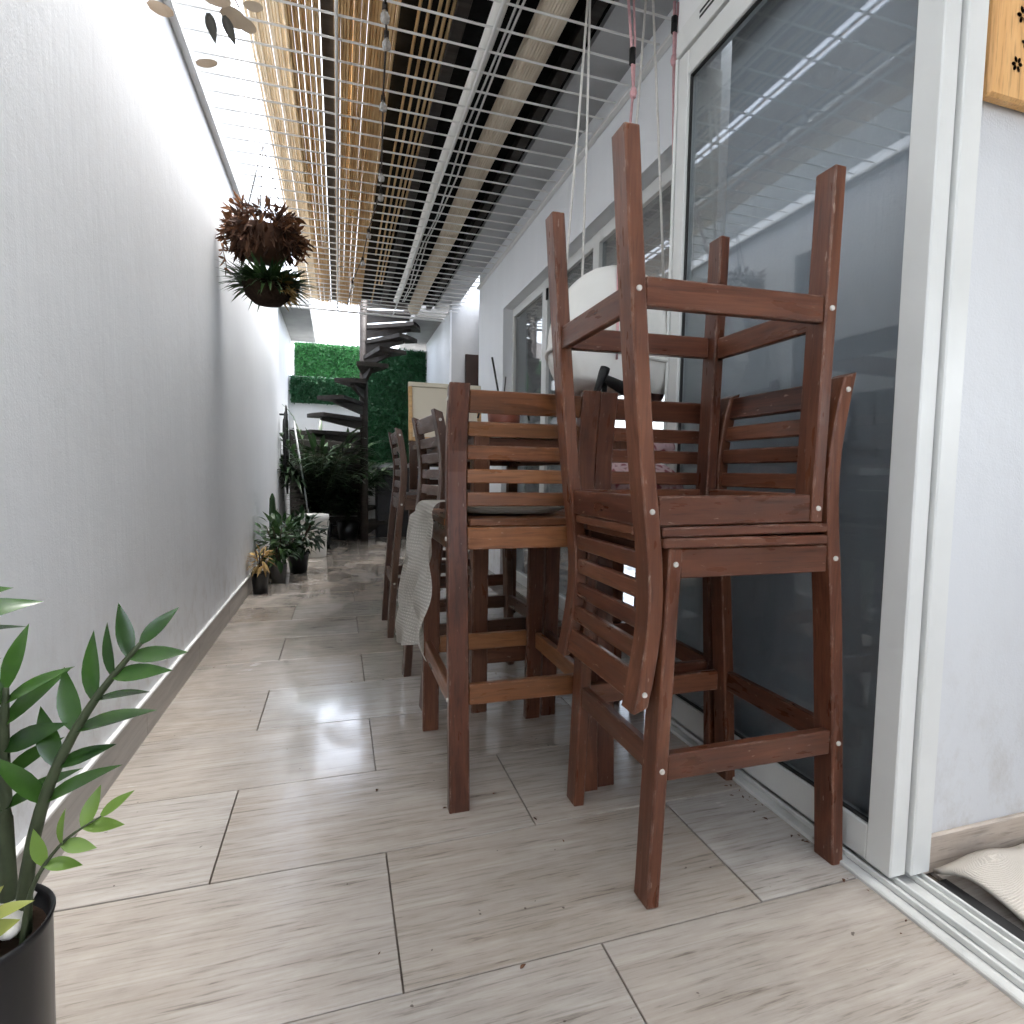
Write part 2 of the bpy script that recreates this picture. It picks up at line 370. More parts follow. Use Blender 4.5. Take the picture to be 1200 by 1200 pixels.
def lathe(name, parent, prof, mat, n=28, mw=None, smooth=True):
    bm = bmesh.new(); rings = []
    for r, z in prof:
        if r < 1e-5: rings.append([bm.verts.new((0, 0, z))])
        else: rings.append([bm.verts.new((r*math.cos(2*math.pi*k/n), r*math.sin(2*math.pi*k/n), z)) for k in range(n)])
    for a, b in zip(rings, rings[1:]):
        for k in range(n):
            q = [a[k % len(a)], a[(k+1) % len(a)], b[(k+1) % len(b)], b[k % len(b)]]
            q = list(dict.fromkeys(q))
            if len(q) >= 3: bm.faces.new(q)
    bmesh.ops.recalc_face_normals(bm, faces=bm.faces)
    return link(name, bm_mesh(bm, name, smooth), mat, parent, mw)
def copy_tree(o, parent=None):
    c = o.copy(); C.objects.link(c)
    if parent: c.parent = parent
    for ch in list(o.children): copy_tree(ch, c)
    return c
def struct(o): o['kind'] = 'structure'; return o

# ================================================================== SETTING
XL, XR = -0.63, 1.113          # left wall face, edge of the door sill
Y0, YB = -2.4, 8.2
g = struct(block('ground', None, (-60, -40, -0.14), (60, 120, -0.08), 'ground_dirt'))
floor = struct(block('floor', None, (XL-0.02, Y0, -0.08), (1.9, YB+0.02, -0.010), 'grout'))
TP, TL = 0.3775, 0.752
row = 0
tm = {}
def tile(x0, x1, y0, y1):
    gq = 0.0017
    L, w = (x1-x0)-2*gq, (y1-y0)-2*gq
    if L < 0.03 or w < 0.03: return
    me = box_mesh(L, w, 0.012, 0.0012, 'wood_look_tile')
    o = link('tile', me, None, floor)
    o.matrix_basis = Matrix.Translation(((x0+x1)/2, (y0+y1)/2, -0.0055 + rnd.uniform(-0.0006, 0.0006))) @ Matrix.Translation(floor.location*-1) @ Matrix.Rotation(rnd.uniform(-0.0012, 0.0012), 4, 'X')
yrow0 = 0.925
k0 = int((Y0-yrow0)/TP)-1
for k in range(k0, 40):
    y0 = yrow0 + k*TP; y1 = y0+TP
    if y1 < Y0+0.02 or y0 > YB-0.02: continue
    y0 = max(y0, Y0); y1 = min(y1, YB)
    ph = 0.103 if k % 2 == 0 else 0.479
    x = ph - TL*3
    xend = XR+0.02 if y0 < 4.6 else 1.88
    while x < xend:
        a, b = max(x, XL), min(x+TL, xend)
        if b-a > 0.03: tile(a, b, y0, y1)
        x += TL
# left wall with tiled skirting
lw = struct(block('wall_left', None, (XL-0.2, Y0, -0.07), (XL, YB+1.6, 2.76), 'wall_white'))
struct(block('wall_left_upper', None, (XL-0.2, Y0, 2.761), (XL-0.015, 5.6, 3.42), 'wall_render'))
for i in range(15):
    a = Y0 + i*TL; b = min(a+TL-0.002, YB)
    block('skirting_tile', lw, Vector((XL+0.0005, a, 0.0005))-lw.location, Vector((XL+0.013, b, 0.118))-lw.location, 'skirting_tile', 0.0015)
capo = block('skirting_cap', lw, Vector((XL+0.0003, Y0, 0.119))-lw.location, Vector((XL+0.015, YB, 0.129))-lw.location, 'white_paint_metal', 0.002)
struct(block('added_wall_behind', None, (XL, Y0-0.15, -0.07), (1.25, Y0, 1.45), 'wall_white'))  # unseen low wall added to cut light from behind the camera
# back wall (left bay is low, hedge and white plaster), right bay taller
bw = struct(block('wall_back', None, (XL, YB, -0.07), (0.30, YB+0.15, 2.16), 'wall_warm'))
struct(block('wall_back_right', None, (0.30, YB+0.0, -0.07), (1.9, YB+0.15, 2.62), 'wall_warm'))
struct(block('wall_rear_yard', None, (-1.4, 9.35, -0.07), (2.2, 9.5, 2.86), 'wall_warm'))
# right: white wall with the long window, passage, far white wall
WX = 1.33
mw_ = struct(block('wall_right_pier', None, (WX, 4.63, -0.07), (WX+0.22, 5.49, 3.2), 'wall_white'))
struct(block('wall_right_lintel', None, (WX, 1.83, 2.27), (WX+0.22, 4.63, 3.2), 'wall_white'))
struct(block('wall_right_pier_near', None, (WX, 1.83, -0.07), (WX+0.22, 2.11, 2.27), 'wall_white'))
struct(block('wall_passage', None, (1.235, 6.40, -0.07), (3.2, 6.55, 3.2), 'wall_grey'))
struct(block('wall_far_right', None, (1.215, 6.40, -0.07), (1.2345, YB, 2.72), 'wall_white'))
# soffits at the far end, left and right of the stair opening
struct(block('soffit_left', None, (XL, 6.86, 2.74), (-0.30, YB+0.6, 2.90), 'concrete'))
struct(block('soffit_right', None, (0.88, 6.86, 2.73), (1.9, YB+0.6, 2.90), 'concrete'))
# house interior behind the doors
RX = 1.25
ir = struct(block('wall_interior', None, (RX, 0.90, -0.07), (3.6, 1.665, 2.9), 'wall_interior'))
struct(block('floor_interior', None, (1.9, -2.4, -0.07), (4.2, 5.5, -0.004), 'wood_look_tile'))
struct(block('floor_threshold', None, (1.30, -2.4, -0.009), (1.9, 4.63, 0.0), 'wood_look_tile'))
struct(block('wall_interior_back', None, (4.2, 0.9, -0.07), (4.35, 6.4, 3.2), 'wall_warm'))
struct(block('wall_interior_sill', None, (4.2, -2.4, -0.07), (4.35, 0.9, 1.1), 'wall_warm'))
struct(block('wall_interior_head', None, (4.2, -2.4, 1.85), (4.35, 0.9, 2.7), 'wall_warm'))     # unseen wide window opening, added to light the left wall from the side
struct(block('ceiling_interior', None, (RX+0.32, -2.4, 2.7), (4.35, 6.4, 2.8), 'wall_warm'))
struct(block('wall_interior_rear', None, (RX, -2.6, -0.07), (4.35, -2.4, 3.2), 'wall_warm'))
for a, b in ((RX+0.001, 1.95), (1.952, 2.7)):
    block('skirting_tile', ir, Vector((a, 0.888, 0.001))-ir.location, Vector((b, 0.8995, 0.088))-ir.location, 'skirting_wood', 0.0015)

for o in list(lw.children)+list(ir.children): pass

# ------------------------------------------------------------------ sliding door (near) as a thing
door = tag(empty('sliding_door', (1.17, 0.87, 0)), 'tall white aluminium sliding door with grey tinted glass beside the stacked stools', 'door')
def D(name, lo, hi, mat='aluminium_white', bev=0.003, parent=None):
    return block(name, parent or door, Vector(lo)-door.location, Vector(hi)-door.location, mat, bev)
D('stile', (1.145, 0.872, 0.028), (1.190, 0.933, 2.345))
D('stile', (1.145, 1.755, 0.028), (1.190, 1.812, 2.345))
D('bottom_rail', (1.147, 0.934, 0.028), (1.188, 1.754, 0.112))
D('top_rail', (1.147, 0.934, 2.262), (1.188, 1.754, 2.345))
D('pane', (1.166, 0.933, 0.111), (1.171, 1.755, 2.263), 'tinted_glass', 0)
for lo, hi in (((1.1555, 0.934, 0.112), (1.1655, 1.754, 0.118)), ((1.1555, 0.934, 2.256), (1.1655, 1.754, 2.262))):
    D('gasket', lo, hi, 'dark_gap', 0)
for lo, hi in (((1.1555, 0.9332, 0.118), (1.1655, 0.938, 2.256)), ((1.1555, 1.750, 0.118), (1.1655, 1.7548, 2.256))):
    D('gasket', lo, hi, 'dark_gap', 0)
dfr = tag(empty('door_frame', (1.17, 0.0, 0)), 'white aluminium frame and floor track round the sliding door', 'door frame')
def DF(name, lo, hi, mat='aluminium_white', bev=0.003):
    return block(name, dfr, Vector(lo)-dfr.location, Vector(hi)-dfr.location, mat, bev)
DF('jamb', (1.1945, 0.862, 0.03), (1.2495, 0.899, 2.35))
DF('header', (1.140, -1.4, 2.355), (1.2495, 1.825, 2.44))
DF('slot', (1.1385, 0.6, 2.392), (1.1395, 1.69, 2.400), 'dark_gap', 0)
DF('slot', (1.1385, 0.6, 2.408), (1.1395, 1.69, 2.416), 'dark_gap', 0)
DF('end_jamb', (1.140, 1.816, 0.0), (1.3295, 1.8285, 2.354))
DF('sill', (1.113, -2.38, -0.006), (1.2495, 1.815, 0.010), 'aluminium_sill', 0.003)
for x in (1.138, 1.166, 1.214, 1.236):
    DF('track_ridge', (x, -2.38, 0.0105), (x+0.007, 1.812, 0.024), 'aluminium_sill', 0.0015)
DF('sill_edge', (1.252, -2.38, -0.004), (1.298, 0.86, 0.006), 'dark_gap', 0)
struct(block('wall_over_door', None, (1.150, -2.4, 2.441), (1.329, 1.829, 3.2), 'wall_warm'))
struct(block('wall_right_near', None, (1.150, -2.4, 0.03), (1.2495, -1.41, 2.440), 'wall_warm'))

# ------------------------------------------------------------------ long window (far)
win = tag(empty('long_window', (1.43, 2.11, 0)), 'long white framed window set back in the wall behind the hanging swing', 'window')
def Wn(name, lo, hi, mat='aluminium_white', bev=0.003):
    return block(name, win, Vector(lo)-win.location, Vector(hi)-win.location, mat, bev)
ys = [(4.59, 4.63), (3.80, 3.90), (2.98, 3.06), (2.111, 2.18)]
for a, b in ys: Wn('frame_post', (1.41, a, 0.0), (1.46, b, 2.27))
Wn('frame_head', (1.4105, 2.181, 2.20), (1.4595, 4.589, 2.269))
Wn('frame_foot', (1.4105, 2.181, 0.001), (1.4595, 4.589, 0.08))
for (a, b) in ((3.901, 4.589), (3.061, 3.799), (2.181, 2.979)):
    Wn('pane', (1.432, a, 0.081), (1.437, b, 2.199), 'window_glass', 0)
Wn('latch', (1.395, 3.775, 2.11), (1.409, 3.795, 2.19), 'black_plastic')
# brown doorway panel in the passage
pd = tag(block('passage_door', None, (1.39, 6.37, -0.003), (2.1, 6.398, 2.24), 'brown_door', 0.004), 'dark brown door in the grey passage wall past the window', 'door')

# ------------------------------------------------------------------ ceiling grille
gr = tag(empty('ceiling_grille', (0.35, 4.0, 2.7)), 'white metal rod grille hung flat over the corridor', 'grille')
G0 = gr.location
y = 2.60 - 0.131*16
rod_me = None
while y < 6.76:
    board('rod', gr, Vector((XL+0.02, y, 2.7))-G0, Vector((WX-0.03, y, 2.7))-G0, 0.0092, 0.0092, (0, 1, 0), 'white_paint_metal', 0.003)
    y += 0.131
for x in (0.004, 0.614):
    board('long_bar', gr, Vector((x, 0.5, 2.687))-G0, Vector((x, 6.74, 2.687))-G0, 0.013, 0.013, (1, 0, 0), 'white_paint_metal', 0.003)
block('edge_angle', gr, Vector((XL+0.001, 0.5, 2.672))-G0, Vector((XL+0.034, 6.78, 2.693))-G0, 'white_paint_metal', 0.003)
block('edge_angle', gr, Vector((WX-0.032, 1.84, 2.675))-G0, Vector((WX-0.001, 5.48, 2.693))-G0, 'white_paint_metal', 0.003)
block('end_angle', gr, Vector((XL+0.035, 6.742, 2.676))-G0, Vector((WX-0.034, 6.775, 2.6925))-G0, 'white_paint_metal', 0.003)

# ------------------------------------------------------------------ roof over the grille
RY0, RY1 = -2.3, 6.78
YO = 1.35     # nearer than this, unseen translucent sheeting added for soft light; reeds and net beyond
def reed_mat(name, x0, x1, z, mat, label, y0=YO, y1=RY1, pitch=0.0135, ragged=0.0, group=None, seg=3, miss=0.0):
    rr = random.Random(hash(label) % 1000 if False else len(label)*7)
    bm = bmesh.new(); x = x0
    while x < x1:
        r = pitch*0.5*rr.uniform(1.10, 1.26)
        if rr.random() > miss:
            a = y0 + rr.uniform(0, 0.05); b = y1 - rr.uniform(0, 0.05)
            if ragged and rr.random() < ragged: b = rr.uniform(y0+0.8, y1)
            pts = []
            for i in range(seg+1):
                f = i/seg
                pts.append((x + rr.uniform(-0.0025, 0.0025), a+(b-a)*f, z + rr.uniform(-0.006, 0.006)))
            sweep(bm, pts, r, 5, True)
        x += pitch
    bmesh.ops.recalc_face_normals(bm, faces=bm.faces)
    o = link(name, bm_mesh(bm, name), mat); tag(o, label, 'reed screen', group); return o
RZ = 2.79
reed_mat('reed_screen', -0.352, -0.185, RZ, 'reed_cream', 'pale cream reed strip along the open left edge of the roof', pitch=0.0125)
reed_mat('reed_screen', -0.192, -0.058, RZ-0.012, 'reed_brown', 'narrow brown reed strip next to the cream strip overhead')
reed_mat('reed_screen', 0.0, 0.25, RZ-0.015, 'reed_brown', 'wide brown reed strip right of the dark roof gap', ragged=0.0)
reed_mat('reed_screen', 0.25, 0.55, RZ+0.02, 'reed_brown', 'tattered sparse reeds showing in the dark middle of the roof', ragged=0.6, miss=0.72)
net = tag(block('shade_net', None, (0.245, YO-0.04, RZ+0.06), (1.10, RY1+0.02, RZ+0.075), 'shade_net'), 'black shade sheet covering the roof above the reeds', 'roof sheet')
tag(block('translucent_sheet', None, (-0.35, RY0, RZ+0.080), (WX, YO, RZ+0.086), 'milky_sheet'), 'unseen wide translucent sheet added above the camera for soft light, before the reeds begin', 'roof sheet')
for i, x in enumerate((-0.060, 0.475, 1.00)):
    tag(block('roof_beam', None, (x, YO-0.02, RZ+0.005), (x+0.056, RY1, RZ+0.055), 'stair_wood', 0.003),
        ('dark roof beam between the two brown reed strips', 'dark roof beam beside the white blind roll overhead', 'dark roof beam nearest the house wall')[i], 'beam')
struct(block('roof_edge', None, (1.101, YO-0.04, RZ+0.03), (WX, RY1+0.02, RZ+0.13), 'wall_grey'))
rollo = tube('rolled_reed_mat', None, [(0.846+0.006*math.sin(i*1.3), YO-0.02+i*0.54, 2.778-0.003*math.sin(i*0.9)) for i in range(11)], 0.058, 'reed_roll', 14)
tag(rollo, 'thick rolled beige reed mat lying along the roof over the grille', 'reed screen')
# canes on the roll surface
bm = bmesh.new()
for k in range(30):
    a = k/30*2*math.pi
    sweep(bm, [(0.846+0.006*math.sin(i*1.3)+0.059*math.cos(a), YO-0.02+i*0.54, 2.778-0.003*math.sin(i*0.9)+0.059*math.sin(a)) for i in range(11)], 0.0068, 5)
o = link('cane', bm_mesh(bm, 'cane'), 'reed_roll', rollo); o['kind'] = 'stuff'
wr = tube('rolled_blind', None, [(0.617+0.008*math.sin(i*1.1), 1.4+i*0.55, 2.742) for i in range(10)], 0.030, 'swing_fabric', 10)
tag(wr, 'thin white rolled blind lying along the grille', 'blind')
for i, x in enumerate((0.678, 0.706)):
    tag(tube('roof_cable', None, [(x+0.012*math.sin(j*1.7+i), 1.4+j*0.55, 2.735+0.01*math.sin(j*2.2+i)) for j in range(10)], 0.0055, 'white_paint_metal', 6),
        ('thin white cable nearer the white blind on the roof', 'thin white cable nearer the beige reed roll')[i], 'cable')

# ================================================================== BAR STOOLS
SEAT = 0.775
HW = 0.215      # half width
LT = 0.055      # leg, across
def back_u(z):  # centre line of the curved back post, local X (front of the stool looks to -X)
    P = [(0, 0.249), (0.3, 0.229), (0.63, 0.203), (0.78, 0.184), (0.90, 0.173), (1.0, 0.181), (1.125, 0.208)]
    for (a, u), (b, w) in zip(P, P[1:]):
        if z <= b + 1e-6:
            f = (z-a)/(b-a); f2 = f*f*(3-2*f) if a > 0.6 else f
            return u + (w-u)*f
    return P[-1][1]
def smooth_u(z):
    s = 0; n = 0
    for d in (-0.08, -0.04, 0, 0.04, 0.08):
        zz = min(1.125, max(0, z+d)); s += back_u(zz); n += 1
    return s/n if 0.05 < z < 1.06 else back_u(z)
def post_mesh(mat):
    # local X runs up the post; then placed with X->Z so that the grain follows it
    bm = bmesh.new(); rings = []
    N = 20
    for i in range(N+1):
        z = 1.125*i/N; u = smooth_u(z); th = 0.0165
        c = 0.003
        prof = [(-th+c, -LT/2), (th-c, -LT/2), (th, -LT/2+c), (th, LT/2-c), (th-c, LT/2), (-th+c, LT/2), (-th, LT/2-c), (-th, -LT/2+c)]
        rings.append([bm.verts.new((z + (0.006*(pu/th) if i == N else 0), pu+u, pv)) for pu, pv in prof])
    for a, b in zip(rings, rings[1:]):
        for k in range(8): bm.faces.new((a[k], a[(k+1) % 8], b[(k+1) % 8], b[k]))
    bm.faces.new(rings[0][::-1]); bm.faces.new(rings[-1])
    bmesh.ops.recalc_face_normals(bm, faces=bm.faces)
    me = bm_mesh(bm, 'back_post'); me.materials.append(MAT[mat]); return me
def bolt_mesh():
    bm = bmesh.new()
    bmesh.ops.create_cone(bm, cap_ends=True, segments=10, radius1=0.0062, radius2=0.0052, depth=0.004)
    me = bm_mesh(bm, 'bolt'); me.materials.append(MAT['bolt']); return me
BOLT = bolt_mesh()
def make_stool(wd, sl):
    st = empty('bar_stool')
    pm = post_mesh(wd)
    M_up = Matrix(((0, 1, 0, 0), (0, 0, 1, 0), (1, 0, 0, 0), (0, 0, 0, 1)))     # local X->Z, Y->X, Z->Y
    def bolts(part, s, spots):
        inv = part.matrix_basis.inverted()
        for (u, z) in spots:
            m = inv @ (Matrix.Translation((u, s*(HW+0.0012), z)) @ Matrix.Rotation(-s*math.pi/2, 4, 'X'))
            link('bolt', BOLT, None, part, m)
    for s in (-1, 1):
        vy = s*(HW-LT/2)
        p = link('back_post', pm, None, st, Matrix.Translation((0, vy, 0)) @ M_up)
        bolts(p, s, [(smooth_u(z), z) for z in (0.295, 0.722, 1.092)])
        lg = board('leg', st, (-0.240, vy, 0), (-0.214, vy, SEAT-0.022), LT, 0.030, (0, 1, 0), wd, 0.003)
        bolts(lg, s, [(-0.240+0.026*z/0.75, z) for z in (0.295, 0.722)])
        # side rails
        y_ = s*(HW-0.016)
        board('seat_rail', st, (-0.200, y_, 0.722), (smooth_u(0.722)-0.018, y_, 0.722), 0.060, 0.022, (0, 0, 1), sl)
        board('foot_rail', st, (-0.214, y_, 0.297), (smooth_u(0.297)-0.018, y_, 0.297), 0.056, 0.022, (0, 0, 1), sl)
    iv = HW-LT-0.001
    for u, z, n_, w in ((-0.216, 0.722, 'seat_rail', 0.060), (smooth_u(0.722), 0.722, 'seat_rail', 0.060), (-0.231, 0.305, 'foot_rail', 0.056), (smooth_u(0.305), 0.305, 'foot_rail', 0.056)):
        board(n_, st, (u, -iv, z), (u, iv, z), w, 0.020, (0, 0, 1), sl)
    # seat: a board along each side, boards across between them
    xb = smooth_u(0.76)-0.020
    for sv in (-1, 1):
        board('seat_board', st, (-0.243, sv*(HW-0.030), SEAT-0.0105), (xb, sv*(HW-0.030), SEAT-0.0105), 0.064, 0.020, (0, 1, 0), sl, 0.003)
    iw = HW-0.0635; x0 = -0.243; x1 = smooth_u(0.76)+0.014; n = 6; wv = (x1-x0)/n
    for i in range(n):
        x = x0 + wv*(i+0.5)
        board('seat_board', st, (x, -iw, SEAT-0.0105), (x, iw, SEAT-0.0105), wv-0.004, 0.020, (1, 0, 0), sl, 0.003)
    # back slats
    for z0, z1 in ((1.058, 1.117), (0.997, 1.036), (0.935, 0.973), (0.871, 0.909), (0.808, 0.846)):
        za, zb = z0, z1; ua, ub = smooth_u(za), smooth_u(zb); zc = (za+zb)/2; uc = (ua+ub)/2 + 0.002
        d = Vector((ub-ua, 0, zb-za))
        board('back_slat', st, (uc, -iv, zc), (uc, iv, zc), d.length, 0.017, d, sl)
    return st
GRP = 'wooden bar stools'
def put(proto, label, m, grp=GRP, use_proto=False):
    o = proto if use_proto else copy_tree(proto)
    o.matrix_basis = m; tag(o, label, 'bar stool', grp); return o
def TR(x, y, z, rz): return Matrix.Translation((x, y, z)) @ Matrix.Rotation(R(rz), 4, 'Z')
A = make_stool('stool_wood', 'stool_wood')
put(A, 'upright lower stool of the near stack, carrying an upside-down stool', TR(0.859, 1.185, 0.0, 0), use_proto=True)
put(A, 'upside-down stool resting seat to seat on another, legs in the air',
    Matrix.Translation((0.775, 1.190, 2*SEAT+0.002)) @ Matrix.Rotation(R(-0.8), 4, 'Y') @ Matrix.Rotation(math.pi, 4, 'Y') @ Matrix.Rotation(R(0.6), 4, 'Z'))
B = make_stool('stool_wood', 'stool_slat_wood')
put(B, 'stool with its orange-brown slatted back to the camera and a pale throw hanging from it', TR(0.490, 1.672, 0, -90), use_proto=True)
put(A, 'stool behind the stack, with a pink patterned cushion on its seat', TR(0.927, 1.680, 0, -91))
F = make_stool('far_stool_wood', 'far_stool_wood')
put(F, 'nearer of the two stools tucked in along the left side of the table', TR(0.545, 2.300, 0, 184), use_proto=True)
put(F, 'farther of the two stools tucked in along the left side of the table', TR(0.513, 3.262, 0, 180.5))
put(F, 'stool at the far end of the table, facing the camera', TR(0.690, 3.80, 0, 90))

# ------------------------------------------------------------------ bar table
tb = tag(empty('bar_table', (0.78, 2.75, 0)), 'high wooden bar table half hidden behind the slatted stool backs', 'table')
T0 = tb.location
for i in range(6):
    xx = 0.44 + i*0.113
    board('top_board', tb, Vector((xx+0.055, 1.985, 1.047))-T0, Vector((xx+0.055, 3.52, 1.047))-T0, 0.108, 0.024, (1, 0, 0), 'table_wood', 0.003)
for x in (0.50, 1.06):
    for y in (1.995+0.03, 3.44): board('leg', tb, Vector((x, y, 0))-T0, Vector((x, y, 1.034))-T0, 0.060, 0.060, (1, 0, 0), 'table_wood', 0.004)
    board('apron', tb, Vector((x, 2.058, 0.985))-T0, Vector((x, 3.408, 0.985))-T0, 0.085, 0.022, (0, 0, 1), 'table_wood')
for y in (2.025, 3.44):
    board('apron', tb, Vector((0.532, y, 0.985))-T0, Vector((1.028, y, 0.985))-T0, 0.085, 0.022, (0, 0, 1), 'table_wood')
    board('stretcher', tb, Vector((0.532, y, 0.215))-T0, Vector((1.028, y, 0.215))-T0, 0.070, 0.024, (0, 0, 1), 'table_wood')
ZT = 1.06
# ------------------------------------------------------------------ things on the table
cv = tag(empty('framed_canvas', (0.55, 3.0, ZT+0.001)), 'cream canvas in a thin wooden frame standing on the table', 'picture')
c0 = cv.location
tilt = Matrix.Rotation(R(-6), 4, 'X')
def cvb(name, lo, hi, mat, bev=0.002):
    lo = Vector(lo); hi = Vector(hi); d = hi-lo
    link(name, box_mesh(d.x, d.y, d.z, bev, mat), None, cv, tilt @ Matrix.Translation((lo+hi)/2))
cvb('canvas', (-0.175, -0.004, 0.02), (0.175, 0.004, 0.285), 'canvas_cream')
cvb('frame_bar', (-0.195, -0.014, 0.0), (-0.1755, 0.014, 0.285), 'frame_wood')
cvb('frame_bar', (0.1755, -0.014, 0.0), (0.195, 0.014, 0.285), 'frame_wood')
cvb('frame_bar', (-0.195, -0.014, 0.2855), (0.195, 0.014, 0.309), 'canvas_cream')
cvb('frame_bar', (-0.175, -0.014, 0.0), (0.175, 0.014, 0.0195), 'frame_wood')
bk = tag(empty('caddy', (0.64, 2.20, ZT)), 'small rust-brown caddy with dark wire handles seen between the slats', 'caddy')
lathe('bowl', bk, [(0, 0.002), (0.048, 0.002), (0.062, 0.02), (0.068, 0.10), (0.064, 0.10), (0.058, 0.022), (0, 0.01)], 'rust_box', 20)
for s in (-1, 1): tube('handle', bk, [(s*0.066, 0, 0.085), (s*0.085, 0, 0.098), (s*0.10, 0, 0.085), (s*0.108, 0, 0.055)], 0.004, 'black_plastic', 6)
tool = tag(empty('black_tool', (0.80, 1.69, SEAT+0.001)), 'black T-handled hand tool poking up behind the stool backs', 'tool')
tube('shaft', tool, [(0.03, -0.02, 0.0), (0.035, 0.0, 0.2), (0.035, 0.01, 0.43)], 0.010, 'black_plastic', 10)
tube('grip', tool, [(0.0, 0, 0.375), (0.012, 0, 0.415), (0.028, 0, 0.455), (0.033, 0, 0.47)], 0.014, 'black_plastic', 12, None, [0.010, 0.012, 0.017, 0.016])
tube('barrel', tool, [(0.02, 0.002, 0.440), (0.05, 0.006, 0.430), (0.10, 0.012, 0.412), (0.15, 0.016, 0.395)], 0.02, 'black_plastic', 12, None, [0.013, 0.016, 0.021, 0.022])
vs = tag(empty('stick_jar', (0.745, 2.62, ZT)), 'dark jar holding two thin dark sticks behind the stool back', 'jar')
lathe('jar', vs, [(0, 0.002), (0.03, 0.002), (0.036, 0.03), (0.030, 0.10), (0.032, 0.105), (0.028, 0.105), (0.026, 0.03), (0, 0.008)], 'pot_grey', 16)
tube('stick', vs, [(0.012, 0, 0.01), (-0.012, 0, 0.22), (-0.045, 0, 0.385)], 0.005, 'black_plastic', 6)
tube('stick', vs, [(0.0, 0.01, 0.01), (0.027, 0.01, 0.30)], 0.0028, 'wire_dark', 6)

# ------------------------------------------------------------------ cushions, throw
def cushion(name, cx, cy, z, hx, hy, h, mat, label, seed):
    rr = random.Random(seed); bm = bmesh.new(); N = 18
    def P(i, j, top):
        a = -1+2*i/N; b = -1+2*j/N
        ed = (1-abs(a)**4)*(1-abs(b)**4)
        x = hx*a*(1-0.05*b*b); y = hy*b*(1-0.05*a*a)
        zz = h*0.5*(ed**0.45)*(1 if top else -1)
        if top: zz += 0.006*math.sin(5*a+seed)*math.cos(4*b)*ed
        return (x, y, h*0.5+zz if top else max(0.0, h*0.5+zz))
    T = [[bm.verts.new(P(i, j, True)) for j in range(N+1)] for i in range(N+1)]
    Bm = [[bm.verts.new(P(i, j, False)) for j in range(N+1)] for i in range(N+1)]
    for i in range(N):
        for j in range(N):
            bm.faces.new((T[i][j], T[i+1][j], T[i+1][j+1], T[i][j+1])); bm.faces.new((Bm[i][j], Bm[i][j+1], Bm[i+1][j+1], Bm[i+1][j]))
    bmesh.ops.remove_doubles(bm, verts=bm.verts, dist=1e-4); bmesh.ops.recalc_face_normals(bm, faces=bm.faces)
    o = link(name, bm_mesh(bm, name, True), mat); o.location = (cx, cy, z); tag(o, label, 'cushion'); return o
cushion('seat_cushion', 0.49, 1.70, SEAT+0.001, 0.155, 0.165, 0.042, 'cushion_weave', 'flat grey-brown woven cushion on the stool with the pale throw', 3)
cushion('seat_cushion', 0.927, 1.70, SEAT+0.001, 0.155, 0.13, 0.165, 'pink_crochet', 'pink and white patterned seat cushion behind the stack', 8)
pc = cushion('small_pillow', 1.03, 1.72, SEAT+0.167, 0.07, 0.05, 0.10, 'pink_crochet', 'small dark pink crumpled pillow lying on the patterned cushion', 12)
# throw: a knitted cloth laid over the seat's left edge and hanging down
def throw():
    bm = bmesh.new(); NU, NV = 34, 46; V = []
    for i in range(NU+1):
        f = i/NU                                        # along depth y
        colv = []
        for j in range(NV+1):
            s = j/NV*0.565                                # path length over the seat edge and down
            y = 1.482 + f*0.335
            fold = 0.014*math.sin(f*11+0.6) + 0.007*math.sin(f*23+1.3)
            if s < 0.10:
                x = 0.365 - s; z = SEAT+0.046 - 0.012*f
            elif s < 0.16:
                a = (s-0.10)/0.06*math.pi/2
                x = 0.265 - 0.030*math.sin(a); z = SEAT+0.046 - 0.036*(1-math.cos(a)) - 0.012*f
            else:
                d = s-0.16
                x = 0.238 - 0.8*fold*min(1, d*5) - 0.075*f*min(1, 0.15+d/0.40) + 0.008*math.sin(d*14+f*4)
                z = SEAT+0.010 - d - 0.012*f
                y += f*0.10*(d/0.45) - 0.05*math.sin(f*math.pi)*0 + 0.02*math.sin(d*9)
                z += 0.028*math.sin(f*5.0+0.4)*(d/0.45)
            if s > 0.12:
                w_ = min(1, (s-0.12)*6)
                x += w_*(0.008*math.sin(f*9+s*22)+0.006*math.sin(f*17-s*31+1.0)); y += w_*0.010*math.sin(s*26+f*6)
            colv.append(bm.verts.new((x, y, z)))
        V.append(colv)
    for i in range(NU):
        for j in range(NV): bm.faces.new((V[i][j], V[i+1][j], V[i+1][j+1], V[i][j+1]))
    r = bmesh.ops.solidify(bm, geom=bm.faces[:], thickness=0.007)
    bmesh.ops.recalc_face_normals(bm, faces=bm.faces)
    o = link('knit_throw', bm_mesh(bm, 'knit_throw', True), 'throw_knit')
    tag(o, 'crumpled pale beige knitted throw hanging from the side of a stool', 'throw')
throw()

